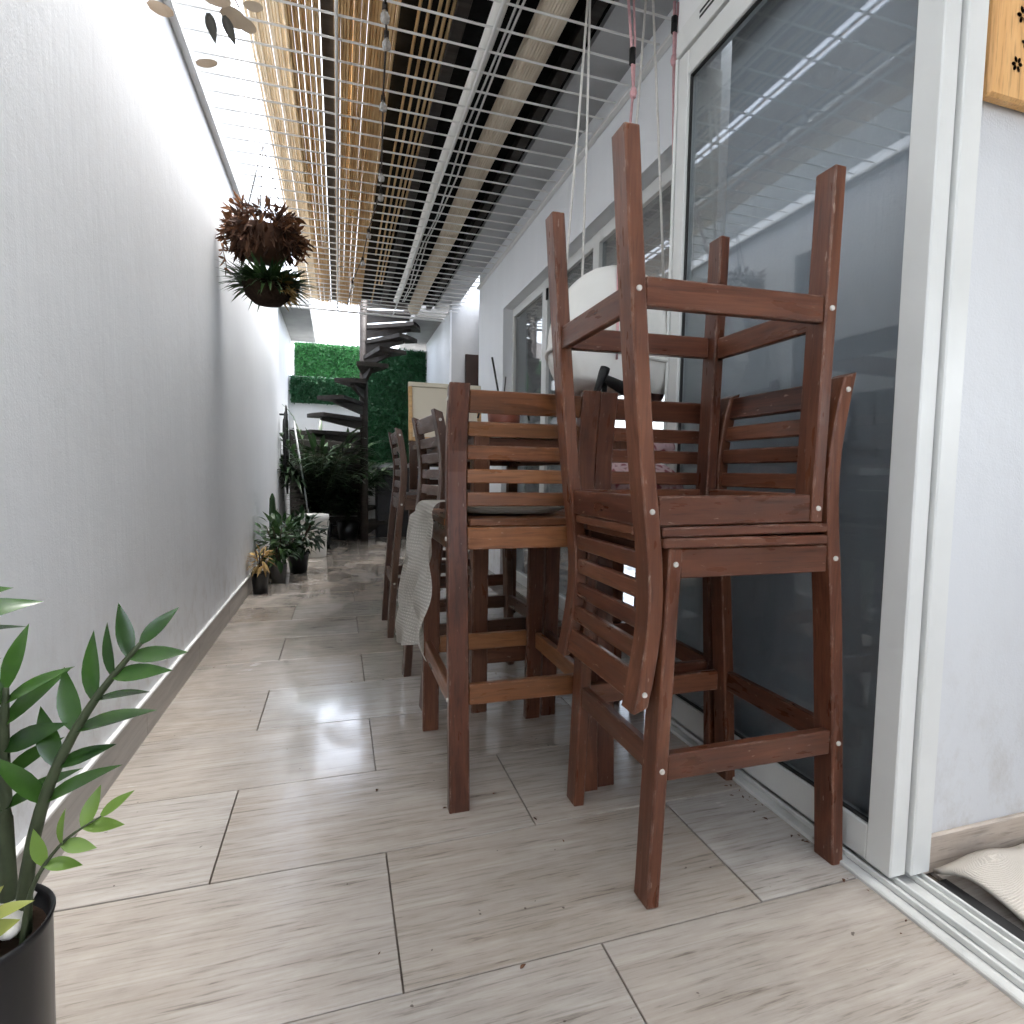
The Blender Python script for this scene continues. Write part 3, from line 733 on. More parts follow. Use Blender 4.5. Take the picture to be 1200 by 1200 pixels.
# ------------------------------------------------------------------ hanging swing
sw = tag(empty('hanging_swing', (1.02, 1.98, 1.22)), 'round white fabric swing seat hung on ropes above the table', 'swing')
def swing():
    bm = bmesh.new(); NA, NZ = 72, 22; rings = []
    for j in range(NZ+1):
        f = j/NZ; z = 0.46*f
        # rounded pod: full at the lower third, closing to a dome
        r = 0.275*math.sqrt(max(0.0, 1-((z-0.14)/0.325)**2)) if z > 0.14 else 0.275*(0.80+0.20*math.sin((z/0.14)*math.pi/2))
        ring = []
        for k in range(NA):
            a = 2*math.pi*k/NA
            rr_ = r*(1 + 0.018*math.sin(k*2*math.pi/NA*17)*(1-f) + 0.012*math.sin(a*5+1))
            ring.append(bm.verts.new((rr_*math.cos(a), 0.62*rr_*math.sin(a), z + 0.02*math.sin(a*2+0.7)*(1-f))))
        rings.append(ring)
    for a, b in zip(rings, rings[1:]):
        for k in range(NA): bm.faces.new((a[k], a[(k+1) % NA], b[(k+1) % NA], b[k]))
    bm.faces.new(rings[0][::-1]); bm.faces.new(rings[-1])
    bmesh.ops.recalc_face_normals(bm, faces=bm.faces)
    link('pod', bm_mesh(bm, 'pod', True), 'swing_fabric', sw)
    tube('hem', sw, [(0.278*math.cos(2*math.pi*k/40), 0.174*math.sin(2*math.pi*k/40), 0.115+0.02*math.sin(4*math.pi*k/40+0.7)) for k in range(41)], 0.008, 'swing_fabric', 8)
swing()
W0 = sw.location
def rope(pts, mat, r=0.0048, name='rope'): return tube(name, sw, [Vector(p)-W0 for p in pts], r, mat, 7)
rope([(0.905, 2.06, 2.70), (0.86, 2.02, 2.2), (0.80, 1.99, 1.52)], 'rope_white')
rope([(0.912, 2.06, 2.70), (0.895, 2.02, 2.2), (0.872, 1.98, 1.63)], 'rope_white')
rope([(1.13, 2.03, 2.70), (1.09, 2.0, 2.24), (1.06, 1.98, 1.68)], 'rope_white')
rope([(1.155, 2.02, 2.70), (1.185, 2.0, 2.2), (1.225, 1.98, 1.55)], 'rope_white')
rope([(1.055, 2.03, 2.70), (1.062, 2.01, 2.53), (1.071, 2.0, 2.35)], 'rope_pink', 0.0055)
rope([(1.078, 2.03, 2.70), (1.078, 2.01, 2.53), (1.073, 2.0, 2.35)], 'rope_pink', 0.0045)
rope([(1.071, 2.0, 2.345), (1.02, 1.95, 1.95), (0.962, 1.87, 1.64), (0.925, 1.79, 1.40), (0.93, 1.80, 1.30)], 'rope_pink')
rope([(1.236, 2.0, 2.70), (1.241, 2.0, 2.50)], 'rope_pink', 0.006)
rope([(1.252, 2.0, 2.70), (1.244, 2.0, 2.50)], 'rope_pink', 0.0045)
rope([(1.242, 2.0, 2.50), (1.26, 2.0, 2.0), (1.285, 1.99, 1.40)], 'rope_pink', 0.007)
for p in ((1.066, 2.004, 2.44), (1.238, 2.0, 2.59)):
    lathe('rope_clamp', sw, [(0, 0), (0.012, 0), (0.012, 0.055), (0, 0.055)], 'black_plastic', 10, Matrix.Translation(Vector(p)-W0))
for p in ((1.072, 2.0, 2.335), (1.242, 2.0, 2.49)):
    lathe('knot', sw, [(0, -0.022), (0.010, -0.017), (0.014, 0), (0.010, 0.017), (0, 0.022)], 'rope_pink', 10, Matrix.Translation(Vector(p)-W0))
# mauve net bag under the swing
bm = bmesh.new()
gv = [[None]*9 for _ in range(9)]
for i in range(9):
    for j in range(9):
        f = i/8; h = j/8
        gv[i][j] = bm.verts.new((0.10+0.17*f*(1-0.55*h)+0.01*math.sin(7*h+3*f), 0.02+0.03*math.sin(f*6), 0.09-0.16*h))
for i in range(8):
    for j in range(8): bm.faces.new((gv[i][j], gv[i+1][j], gv[i+1][j+1], gv[i][j+1]))
bmesh.ops.solidify(bm, geom=bm.faces[:], thickness=0.004)
link('net_skirt', bm_mesh(bm, 'net_skirt', True), 'mauve_net', sw)

# ================================================================== PLANTS
def leaf_bm(bm, base, d, nrm, L, w, bend=0.25, fold=0.15, seg=4):
    """one pointed leaf: base, direction, upward normal"""
    d = Vector(d).normalized(); s = d.cross(Vector(nrm))
    if s.length < 1e-3: s = d.cross(Vector((1, 0.3, 0)))
    s.normalize(); n = s.cross(d)
    p = Vector(base); prev = None; vs = []
    for i in range(seg+1):
        f = i/seg
        wf = w*math.sin(math.pi*min(1, 0.06+f*0.94)**0.8)*0.5 if i < seg else 0
        c = p + d*(L*f) - n*(bend*L*f*f)
        if i == seg: vs.append((bm.verts.new(c),))
        else: vs.append((bm.verts.new(c - s*wf + n*fold*wf), bm.verts.new(c), bm.verts.new(c + s*wf + n*fold*wf)))
    for a, b in zip(vs, vs[1:]):
        if len(b) == 3:
            bm.faces.new((a[0], a[1], b[1], b[0])); bm.faces.new((a[1], a[2], b[2], b[1]))
        else:
            bm.faces.new((a[0], a[1], b[0])); bm.faces.new((a[1], a[2], b[0]))
def rdir(rr, zlo=-1, zhi=1):
    a = rr.uniform(0, 2*math.pi); z = rr.uniform(zlo, zhi); q = math.sqrt(max(0, 1-z*z)); return Vector((q*math.cos(a), q*math.sin(a), z))

# foreground potted plant with glossy leaflets
zz = tag(empty('potted_plant', (-0.428, 0.80, 0)), 'glossy green plant with arching leafy stems in a black pot at the camera\'s left', 'potted plant')
Z0 = zz.location
pot = lathe('pot', zz, [(0, 0.0), (0.072, 0.0), (0.075, 0.008), (0.080, 0.330), (0.083, 0.340), (0.081, 0.343), (0.077, 0.338), (0.074, 0.315), (0, 0.315)], 'pot_black', 40)
lathe('soil', zz, [(0, 0.324), (0.05, 0.322), (0.0735, 0.318)], 'soil', 24)
rr = random.Random(5)
for k in range(20):
    a = rr.uniform(0, 6.28); q = rr.uniform(0.022, 0.055)
    m = Matrix.Translation((q*math.cos(a), q*math.sin(a), 0.340+rr.uniform(0, 0.016))) @ Matrix.Rotation(rr.uniform(0, 6), 4, 'Z') @ Matrix.Rotation(rr.uniform(-0.3, 0.3), 4, 'X') @ Matrix.Diagonal((rr.uniform(0.016, 0.027), rr.uniform(0.013, 0.018), rr.uniform(0.010, 0.014), 1))
    bm = bmesh.new(); bmesh.ops.create_icosphere(bm, subdivisions=2, radius=1)
    for v in bm.verts: v.co += v.co*rr.uniform(-0.03, 0.03)
    link('pebble', bm_mesh(bm, 'pebble', True), 'pebble', zz, m)
LEAF = {}
def single_leaf(parent, base, d, nrm, L, w, mat, bend=0.12):
    bm = bmesh.new(); leaf_bm(bm, (0, 0, 0), d, nrm, L, w, bend, 0.22, 7)
    me = bm_mesh(bm, 'leaf', True)
    return link('leaf', me, mat, parent, Matrix.Translation(base))
def zz_stem(pts, r0, pairs, L, mat='leaf_zz', start=0.38, w=0.4, seed=1):
    rr = random.Random(seed)
    P = [Vector(p)-Z0 for p in pts]
    # resample
    Q = []
    n = 14
    for i in range(n+1):
        t = i/n*(len(P)-1); k = min(int(t), len(P)-2); f = t-k
        a = P[max(k-1, 0)]; b = P[k]; c = P[k+1]; d = P[min(k+2, len(P)-1)]
        Q.append(0.5*((2*b)+(c-a)*f+(2*a-5*b+4*c-d)*f*f+(3*b-a-3*c+d)*f**3))
    stem = tube('stem', zz, Q, r0, 'stem_green', 8, None, [r0*(1-0.72*i/n) for i in range(n+1)])
    for j in range(pairs):
        f = start + (1-start)*j/(pairs-1); t = f*n; k = min(int(t), n-1); p = Q[k].lerp(Q[k+1], t-k)
        d = (Q[k+1]-Q[k]).normalized()
        side = d.cross(Vector((0, -1, 0.25))).normalized()
        for s in ((-1, 1) if j < pairs-1 else (0,)):
            dd = (d*rr.uniform(0.55, 0.9) + side*s*rr.uniform(0.75, 1.0) + Vector((0, rr.uniform(-0.35, 0.35), rr.uniform(-0.1, 0.12)))).normalized()
            nr = Vector((rr.uniform(-0.6, 0.3), -rr.uniform(0.1, 1.0), rr.uniform(0.5, 1.0)))
            l = L*rr.uniform(0.85, 1.12)*(1.0 if f < 0.85 else 0.85)
            single_leaf(stem, p, dd, nr, l, l*w*rr.uniform(0.85, 1.1), mat, rr.uniform(0.02, 0.22))
zz_stem([(-0.378, 0.81, 0.31), (-0.369, 0.80, 0.385), (-0.353, 0.80, 0.469), (-0.328, 0.80, 0.541), (-0.294, 0.80, 0.605), (-0.262, 0.80, 0.650), (-0.238, 0.80, 0.680)], 0.0095, 7, 0.078, seed=3, w=0.32)
zz_stem([(-0.40, 0.83, 0.31), (-0.40, 0.83, 0.45), (-0.395, 0.825, 0.56), (-0.388, 0.82, 0.63)], 0.011, 6, 0.095, seed=9, start=0.4, w=0.30)
zz_stem([(-0.44, 0.76, 0.31), (-0.455, 0.75, 0.52), (-0.445, 0.75, 0.68), (-0.425, 0.75, 0.76)], 0.011, 8, 0.10, seed=12, w=0.30)
zz_stem([(-0.47, 0.82, 0.31), (-0.50, 0.83, 0.52), (-0.505, 0.84, 0.68)], 0.011, 6, 0.09, seed=15, w=0.3)
zz_stem([(-0.366, 0.775, 0.31), (-0.352, 0.775, 0.395), (-0.322, 0.78, 0.445), (-0.282, 0.785, 0.470)], 0.0035, 4, 0.045, 'leaf_zz_young', 0.5, 0.42, seed=21)
zz_stem([(-0.395, 0.74, 0.31), (-0.385, 0.73, 0.38), (-0.372, 0.73, 0.41)], 0.0035, 3, 0.05, 'leaf_zz_yellow', 0.5, 0.45, seed=33)

# hanging baskets: dried fern over a green one
def wires(p, top, r, z, mat='wire_dark'):
    for k in range(3):
        a = k*2.094+0.5; tube('hanger_wire', p, [(0, 0, top), (r*math.cos(a), r*math.sin(a), z)], 0.0028, mat, 5)
hb = tag(empty('hanging_basket', (-0.385, 3.5, 2.05)), 'upper hanging basket full of dried brown fern by the left wall', 'hanging plant')
def basket(p, r, h, mat):
    lathe('basket', p, [(0, 0), (r*0.55, 0.012), (r*0.85, h*0.45), (r, h), (r*0.94, h), (r*0.78, h*0.5), (0, h*0.4)], mat, 26)
basket(hb, 0.165, 0.16, 'leaf_dry_dark')
rr = random.Random(41); bm = bmesh.new()
for k in range(560):
    d = rdir(rr, -0.8, 0.95); q = Vector((d.x*0.16, d.y*0.16, 0.15+d.z*0.13))
    leaf_bm(bm, q, (d*0.8 + Vector((0, 0, -1.1 if rr.random() < 0.75 else 0.4)) + rdir(rr)*0.5), rdir(rr), rr.uniform(0.035, 0.10), rr.uniform(0.008, 0.024), rr.uniform(-0.4, 0.5), 0.3, 3)
o = link('dried_foliage', bm_mesh(bm, 'dried_foliage'), 'leaf_dry_dark', hb); o['kind'] = 'stuff'
bm = bmesh.new()
for k in range(150):
    a = rr.uniform(0, 6.28); q = Vector((0.16*math.cos(a), 0.16*math.sin(a), rr.uniform(0.12, 0.27)))
    leaf_bm(bm, q, Vector((math.cos(a), math.sin(a), rr.uniform(-0.9, 0.7))) + rdir(rr)*0.6, rdir(rr), rr.uniform(0.03, 0.075), rr.uniform(0.012, 0.03), rr.uniform(-0.3, 0.5), 0.3, 3)
o = link('brown_fronds', bm_mesh(bm, 'brown_fronds'), 'leaf_dry', hb); o['kind'] = 'stuff'
# trailing dead strands
for (a, ln) in ((2.75, 0.30), (3.2, 0.22), (0.15, 0.20), (-0.3, 0.26), (0.5, 0.15)):
    pts = [Vector((0.165*math.cos(a), 0.165*math.sin(a), 0.15))]
    for i in range(6): pts.append(pts[-1] + Vector((math.cos(a)*0.018*(3-i)*0.6 + rr.uniform(-0.012, 0.012), math.sin(a)*0.008, 0.02-ln/6*(0.5+i*0.2))))
    st_ = tube('strand', hb, pts, 0.0022, 'leaf_dry', 5)
    bm = bmesh.new()
    for q in pts[1:]:
        for _ in range(4): leaf_bm(bm, q, rdir(rr, -1, 0.3), rdir(rr), rr.uniform(0.03, 0.06), 0.016, 0.2, 0.3, 3)
    o = link('strand_leaves', bm_mesh(bm, 'strand_leaves'), 'leaf_dry', st_); o['kind'] = 'stuff'
wires(hb, 0.63, 0.155, 0.15)
hb2 = tag(empty('hanging_basket', (-0.375, 3.54, 1.825)), 'lower hanging basket with drooping green leaves in a dark bowl', 'hanging plant')
basket(hb2, 0.135, 0.11, 'soil')
bm = bmesh.new()
for k in range(420):
    a = rr.uniform(0, 6.28); q = Vector((rr.uniform(0.02, 0.12)*math.cos(a), rr.uniform(0.02, 0.12)*math.sin(a), 0.10))
    leaf_bm(bm, q, Vector((math.cos(a)*0.8, math.sin(a)*0.8, rr.uniform(0.1, 1.6))), (0, 0, 1), rr.uniform(0.08, 0.17), rr.uniform(0.014, 0.026), rr.uniform(0.3, 1.0), 0.3, 4)
o = link('green_foliage', bm_mesh(bm, 'green_foliage', True), 'leaf_mid', hb2); o['kind'] = 'stuff'
bm = bmesh.new()
for k in range(90):
    a = rr.uniform(-1.0, 1.6); q = Vector((0.11*math.cos(a), 0.11*math.sin(a), rr.uniform(0.06, 0.14)))
    leaf_bm(bm, q, Vector((math.cos(a), math.sin(a), rr.uniform(-1.2, 0.8))), rdir(rr), rr.uniform(0.03, 0.09), rr.uniform(0.012, 0.02), 0.4, 0.3, 3)
o = link('straw_foliage', bm_mesh(bm, 'straw_foliage'), 'leaf_straw', hb2); o['kind'] = 'stuff'
wires(hb2, 0.17, 0.13, 0.11)

# dried round-leaf sprig hanging in at the top left
sp = tag(empty('dried_sprig', (-0.30, 1.70, 2.06)), 'dried sprig of pale round leaves hanging from the grille, top left', 'dried plant')
tube('stem', sp, [(0.02, 0, 0.63), (0.01, 0, 0.3), (0.0, 0, 0.10), (-0.06, 0, 0.05)], 0.0025, 'leaf_dry', 5)
tube('stem', sp, [(0.005, 0, 0.20), (0.03, 0, 0.10), (0.06, 0.0, 0.04)], 0.002, 'leaf_dry', 5)
def disc_leaf(c, rx, ry, ax, mat):
    bm = bmesh.new(); n = 18
    vs_ = [bm.verts.new((rx*math.cos(2*math.pi*k/n)*(1+0.05*math.sin(3*k)), ry*math.sin(2*math.pi*k/n), 0.0006*math.cos(4*math.pi*k/n))) for k in range(n)]
    cv_ = bm.verts.new((0, 0, 0))
    for k in range(n): bm.faces.new((cv_, vs_[k], vs_[(k+1) % n]))
    bmesh.ops.solidify(bm, geom=bm.faces[:], thickness=0.0012)
    m = Matrix.Translation(Vector(c)-sp.location) @ Vector(ax).to_track_quat('Z', 'Y').to_matrix().to_4x4()
    link('leaf', bm_mesh(bm, 'leaf'), mat, sp, m)
for c, rx, ry, ax, mt in (((-0.420, 1.70, 2.052), 0.029, 0.021, (0.3, -1, 0.3), 'leaf_pale'), ((-0.318, 1.70, 1.944), 0.027, 0.019, (-0.2, -1, 0.5), 'leaf_pale'),
        ((-0.290, 1.69, 2.100), 0.034, 0.028, (0.1, -1, 0.4), 'leaf_pale'), ((-0.255, 1.72, 2.085), 0.033, 0.031, (0.3, -1, 0.2), 'leaf_pale'),
        ((-0.365, 1.69, 2.095), 0.036, 0.020, (0, -1, 0.7), 'leaf_pale'), ((-0.225, 1.71, 2.066), 0.026, 0.020, (0.4, -1, 0.1), 'leaf_pale'), ((-0.205, 1.70, 2.11), 0.024, 0.018, (0, -1, 0.3), 'leaf_pale'),
        ((-0.33, 1.71, 2.12), 0.03, 0.022, (0, -1, 0.5), 'leaf_pale')):
    disc_leaf(c, rx, ry, ax, mt)
for b, d in (((-0.312, 1.70, 2.068), (0.22, 0, -1)), ((-0.276, 1.70, 2.070), (0.40, 0, -1))):
    bm = bmesh.new(); leaf_bm(bm, (0, 0, 0), d, (0, -1, 0.1), 0.072, 0.026, 0.05, 0.2, 6); bmesh.ops.solidify(bm, geom=bm.faces[:], thickness=0.001)
    link('leaf', bm_mesh(bm, 'leaf', True), 'leaf_greyed', sp, Matrix.Translation(Vector(b)-sp.location))

# string lights under the grille
sl_ = tag(empty('string_lights', (0.20, 3.5, 2.66)), 'dark string of unlit glass bulbs strung along under the grille', 'string lights')
spts = [(0.175, 1.9, 2.665), (0.18, 2.306, 2.66), (0.197, 2.444, 2.66), (0.213, 2.839, 2.655), (0.235, 3.2, 2.65), (0.253, 3.511, 2.66), (0.266, 3.76, 2.66), (0.225, 4.395, 2.665), (0.205, 4.959, 2.66), (0.139, 5.603, 2.665), (0.10, 6.6, 2.665)]
tube('cable', sl_, [Vector(p)-sl_.location for p in spts], 0.0042, 'wire_dark', 6)
for p in spts[1:-1]:
    if p[1] == 3.2: continue
    q = Vector(p)-sl_.location
    lathe('socket', sl_, [(0, 0.004), (0.010, 0.004), (0.011, -0.022), (0, -0.022)], 'wire_dark', 10, Matrix.Translation(q))
    lathe('bulb', sl_, [(0, -0.0225), (0.009, -0.0225), (0.019, -0.045), (0.016, -0.062), (0, -0.070)], 'bulb_glass', 14, Matrix.Translation(q))

# artificial hedge panels
def hedge(name, lo, hi, y, n, mat, label, seed, L=(0.025, 0.05)):
    h = tag(empty(name, ((lo[0]+hi[0])/2, y, lo[1])), label, 'hedge panel'); h0 = h.location
    block('backing', h, Vector((lo[0], y-0.012, lo[1]))-h0, Vector((hi[0], y-0.001, hi[1]))-h0, mat)
    r_ = random.Random(seed); bm = bmesh.new()
    for k in range(n):
        p = Vector((r_.uniform(*sorted((lo[0], hi[0]))), y-0.013-r_.random()**1.5*0.05, r_.uniform(lo[1], hi[1])))-h0
        d = rdir(r_); d.y = -abs(d.y)
        leaf_bm(bm, p, d, rdir(r_), r_.uniform(*L), r_.uniform(0.012, 0.022), 0.2, 0.2, 2)
    o = link('foliage', bm_mesh(bm, 'foliage'), mat, h); o['kind'] = 'stuff'
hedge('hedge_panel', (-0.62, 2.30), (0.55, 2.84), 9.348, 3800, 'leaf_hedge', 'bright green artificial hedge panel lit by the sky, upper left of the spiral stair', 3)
hedge('hedge_panel', (-0.60, 1.80), (0.29, 2.155), YB-0.001, 2400, 'leaf_hedge_shaded', 'artificial hedge strip with its shade coloured in, below the bright one, left of the spiral stair', 4)
hedge('hedge_panel', (0.33, 1.02), (1.205, 2.60), YB-0.001, 7500, 'leaf_hedge_shaded', 'tall artificial hedge panel with its shade coloured in, right of the spiral stair', 5)

# spiral stair
sx, sy = 0.315, 7.40
ss = tag(empty('spiral_stair', (sx, sy, 0)), 'dark wooden spiral stair winding up round a post at the corridor end', 'staircase')
tube('post', ss, [(0, 0, 0), (0, 0, 3.3)], 0.05, 'stair_wood', 16)
def tread_mesh():
    bm = bmesh.new(); n = 6; top = []; bot = []
    a0, a1 = -R(15), R(15)
    prof = [(0.045, -0.03), (0.045, 0.03)] + [(0.70*math.cos(a0+(a1-a0)*i/n), 0.70*math.sin(a0+(a1-a0)*i/n)) for i in range(n, -1, -1)]
    prof = prof[:2] + prof[2:]
    t_ = [bm.verts.new((x, y, 0.045)) for x, y in prof]; b_ = [bm.verts.new((x, y, 0)) for x, y in prof]
    bm.faces.new(t_); bm.faces.new(b_[::-1])
    for k in range(len(prof)): bm.faces.new((t_[k], b_[k], b_[(k+1) % len(prof)], t_[(k+1) % len(prof)]))
    bmesh.ops.recalc_face_normals(bm, faces=bm.faces)
    me = bm_mesh(bm, 'tread'); me.materials.append(MAT['stair_wood']); return me
def bracket_mesh():
    bm = bmesh.new()
    vs_ = [(0.04, 0.018, 0), (0.60, 0.018, 0), (0.60, 0.018, -0.03), (0.04, 0.018, -0.11)]
    a_ = [bm.verts.new(v) for v in vs_]; b_ = [bm.verts.new((x, -0.018, z)) for x, _, z in vs_]
    bm.faces.new(a_); bm.faces.new(b_[::-1])
    for k in range(4): bm.faces.new((a_[k], b_[k], b_[(k+1) % 4], a_[(k+1) % 4]))
    bmesh.ops.recalc_face_normals(bm, faces=bm.faces)
    me = bm_mesh(bm, 'bracket'); me.materials.append(MAT['stair_wood']); return me
TM, BM = tread_mesh(), bracket_mesh()
for k in range(16):
    z = 0.19*(k+1); ang = 360-21*(14-k)
    t_ = link('tread', TM, None, ss, Matrix.Translation((0, 0, z)) @ Matrix.Rotation(R(ang), 4, 'Z'))
    link('bracket', BM, None, t_, Matrix.Translation((0, 0, -0.0015)))
# dark low cabinet below the hedge, right of the stair
cb = tag(empty('low_cabinet', (0.85, 7.95, 0)), 'black low cabinet in the dark corner under the tall hedge panel', 'cabinet')
c0 = cb.location
block('carcass', cb, Vector((0.50, 7.80, 0.0))-c0, Vector((1.20, 8.18, 0.95))-c0, 'dark_cabinet', 0.004)
for z in (0.03, 0.335, 0.64): block('drawer_front', cb, Vector((0.51, 7.782, z))-c0, Vector((1.19, 7.799, z+0.29))-c0, 'dark_cabinet', 0.004)

dk = tag(empty('darkening_screen', (-0.16, 8.17, 0)), 'dark slatted screen added to darken the corner behind the palm, left of the stair post', 'screen')  # dark boards added to deepen the gloom under the stair
for i in range(11): board('slat', dk, (-0.45, 0, 0.07+i*0.13), (0.45, 0, 0.07+i*0.13), 0.122, 0.02, (0, 0, 1), 'stair_wood', 0.003)
for x in (-0.44, 0.0, 0.44): board('upright', dk, (x, 0.019, 0), (x, 0.019, 1.44), 0.05, 0.016, (1, 0, 0), 'stair_wood', 0.003)
# dark palm behind the bucket, other potted plants
def palm(name, x, y, label, n, h, L, mat, potr, seed, tilt=0.5, w=0.035):
    p = tag(empty(name, (x, y, 0)), label, 'potted plant')
    r_ = random.Random(seed)
    lathe('pot', p, [(0, 0), (potr*0.75, 0), (potr, potr*1.6), (potr*0.92, potr*1.6), (potr*0.85, potr*1.35), (0, potr*1.35)], 'pot_black' if seed % 2 else 'pot_grey', 22)
    for k in range(n):
        a = r_.uniform(0, 6.28); lean = r_.uniform(0.15, tilt); hh = h*r_.uniform(0.6, 1.0)
        pts = []
        for i in range(7):
            f = i/6; q = lean*hh*f**1.6
            pts.append(Vector((math.cos(a)*q, math.sin(a)*q, potr*1.3 + hh*(f-0.25*f*f*lean*1.6))))
        s_ = tube('frond_stem', p, pts, 0.006, 'stem_green', 5)
        bm = bmesh.new()
        for i in range(2, 7):
            d = (pts[i]-pts[i-1]).normalized(); sd_ = d.cross(Vector((0, 0, 1))).normalized()
            for s in (-1, 1):
                for q in (0, 0.5):
                    leaf_bm(bm, pts[i-1].lerp(pts[i], q), d*0.7+sd_*s*0.8+Vector((0, 0, r_.uniform(-0.3, 0.2))), (0, 0, 1), L*r_.uniform(0.7, 1.1), w, 0.5, 0.2, 4)
        leaf_bm(bm, pts[-1], (pts[-1]-pts[-2]), (0, 0, 1), L, w, 0.4, 0.2, 4)
        o = link('frond', bm_mesh(bm, 'frond', True), mat, s_); o['kind'] = 'stuff'
    return p
palm('potted_palm', -0.22, 7.15, 'dark palm with long drooping fronds at the foot of the spiral stair', 30, 1.35, 0.36, 'leaf_dark', 0.16, 51, 0.75, 0.045)
palm('leafy_plant', 0.12, 7.65, 'tall dark leafy plant in the shade below the stair treads', 30, 1.15, 0.30, 'leaf_dark', 0.15, 53, 0.6, 0.06)
def bush(name, x, y, label, potr, poth, potmat, r, h, n, mat, seed, L=(0.05, 0.10), w=0.45):
    p = tag(empty(name, (x, y, 0)), label, 'potted plant'); r_ = random.Random(seed)
    lathe('pot', p, [(0, 0), (potr*0.78, 0), (potr, poth*0.93), (potr*1.04, poth), (potr*0.95, poth), (potr*0.85, poth*0.9), (0, poth*0.88)], potmat, 22)
    for k in range(6):
        a = r_.uniform(0, 6.28); tube('stem', p, [(0, 0, poth*0.85), (0.3*r*math.cos(a), 0.3*r*math.sin(a), poth+h*0.4), (0.6*r*math.cos(a), 0.6*r*math.sin(a), poth+h*0.75)], 0.0045, 'bark', 5)
    bm = bmesh.new()
    for k in range(n):
        d = rdir(r_); q = d*(r_.random()**0.4)
        pnt = Vector((q.x*r, q.y*r, poth*0.9+h*0.5+q.z*h*0.5))
        if r_.random() < 0.25 and pnt.z > poth+h*0.6: continue
        l = r_.uniform(*L)
        leaf_bm(bm, pnt, d+Vector((0, 0, 0.2))+rdir(r_)*0.6, Vector((0, 0, 1))+rdir(r_)*0.4, l, l*w, 0.35, 0.2, 4)
    o = link('foliage', bm_mesh(bm, 'foliage', True), mat, p); o['kind'] = 'stuff'
    return p
bush('potted_bush', -0.46, 4.82, 'small leafy plant in a grey pot against the left wall', 0.065, 0.15, 'pot_grey', 0.15, 0.40, 210, 'leaf_mid', 61)
bush('potted_bush', -0.34, 5.25, 'wide bushy green plant just in front of the white bucket', 0.09, 0.17, 'pot_black', 0.21, 0.36, 330, 'leaf_dark', 62)
bush('withered_plant', -0.545, 4.40, 'withered straw-coloured plant in a small black pot nearest along the wall', 0.062, 0.155, 'pot_black', 0.055, 0.22, 70, 'leaf_straw', 63, (0.05, 0.11), 0.22)
ca = tag(empty('cactus', (-0.52, 5.02, 0)), 'slim dark cactus rising behind the small wall plants', 'cactus')
lathe('pot', ca, [(0, 0), (0.05, 0), (0.065, 0.14), (0.055, 0.14), (0.05, 0.12), (0, 0.12)], 'pot_black', 18)
lathe('column', ca, [(0, 0.12), (0.02, 0.12), (0.026, 0.3), (0.028, 0.55), (0.022, 0.66), (0.008, 0.70), (0, 0.705)], 'leaf_dark', 9, None, False)
# white bucket
bu = tag(empty('bucket', (-0.245, 6.2, 0)), 'white plastic bucket with a lid among the plants by the left wall', 'bucket')
lathe('body', bu, [(0, 0), (0.118, 0), (0.122, 0.008), (0.138, 0.365), (0.146, 0.368), (0.146, 0.385), (0.139, 0.388), (0, 0.388)], 'bucket_white', 32)
lathe('lid', bu, [(0, 0.428), (0.13, 0.428), (0.134, 0.440), (0.150, 0.440), (0.153, 0.40), (0.1505, 0.389), (0.0, 0.389)], 'bucket_white', 32)
tube('handle', bu, [(0.15*math.cos(a), 0.15*math.sin(a), 0.37-0.20*math.sin(a-math.pi)) for a in [math.pi+i*math.pi/10 for i in range(11)]], 0.004, 'white_paint_metal', 6)
# broom handle leaning on the wall, hose coil on a hook
br = tag(empty('broom', (-0.28, 6.75, 0)), 'thin grey-handled broom leaning against the left wall near the stair', 'broom')
tube('handle', br, [(0, 0, 0.09), (-0.20, 0.18, 1.45)], 0.011, 'grey_handle', 8)
block('head', br, (-0.14, -0.02, 0.055), (0.14, 0.025, 0.095), 'black_plastic', 0.006)
for i in range(12): board('bristle', br, (-0.13+i*0.0235, 0.0, 0.001), (-0.125+i*0.0225, 0, 0.056), 0.03, 0.014, (0, 1, 0), 'grey_handle', 0)
hz = tag(empty('garden_hose', (-0.60, 6.9, 1.0)), 'dark garden hose looped on a wall hook near the stair', 'hose')
for i in range(3):
    tube('loop', hz, [(0.02+0.012*i, (0.13+0.03*i)*math.cos(a), 0.12+(0.38+0.05*i)*math.sin(a)+0.03*math.sin(3*a+i)) for a in [2*math.pi*k/28 for k in range(29)]], 0.008, 'black_plastic', 7)
block('hook', hz, (-0.028, -0.02, 0.51), (0.06, 0.02, 0.53), 'black_plastic', 0.003)

# ------------------------------------------------------------------ right edge: sign and rug
sg = tag(empty('wooden_sign', (1.28, 0.899, 1.69)), 'wooden plaque with burned dark flowers on the white wall at the right edge', 'sign')
s0 = sg.location
board('plank', sg, Vector((1.445, 0.885, 1.69))-s0, Vector((1.445, 0.885, 2.12))-s0, 0.33, 0.026, (1, 0, 0), 'sign_wood', 0.006)
rr = random.Random(77)
def flower(x, z, r):
    f = empty('flower'); f.parent = sg; f.location = Vector((x, 0.8712, z))-s0
    for k in range(6):
        a = k*math.pi/3+rr.uniform(-0.15, 0.15)
        bm = bmesh.new(); n = 10
        vs_ = [bm.verts.new((r*0.33*math.cos(2*math.pi*i/n)*1.2, 0, r*0.25*math.sin(2*math.pi*i/n))) for i in range(n)]
        bm.faces.new(vs_); bmesh.ops.solidify(bm, geom=bm.faces[:], thickness=0.0008)
        link('petal', bm_mesh(bm, 'petal'), 'burned_ink', f, Matrix.Translation((r*0.62*math.cos(a), 0, r*0.62*math.sin(a))) @ Matrix.Rotation(-a, 4, 'Y'))
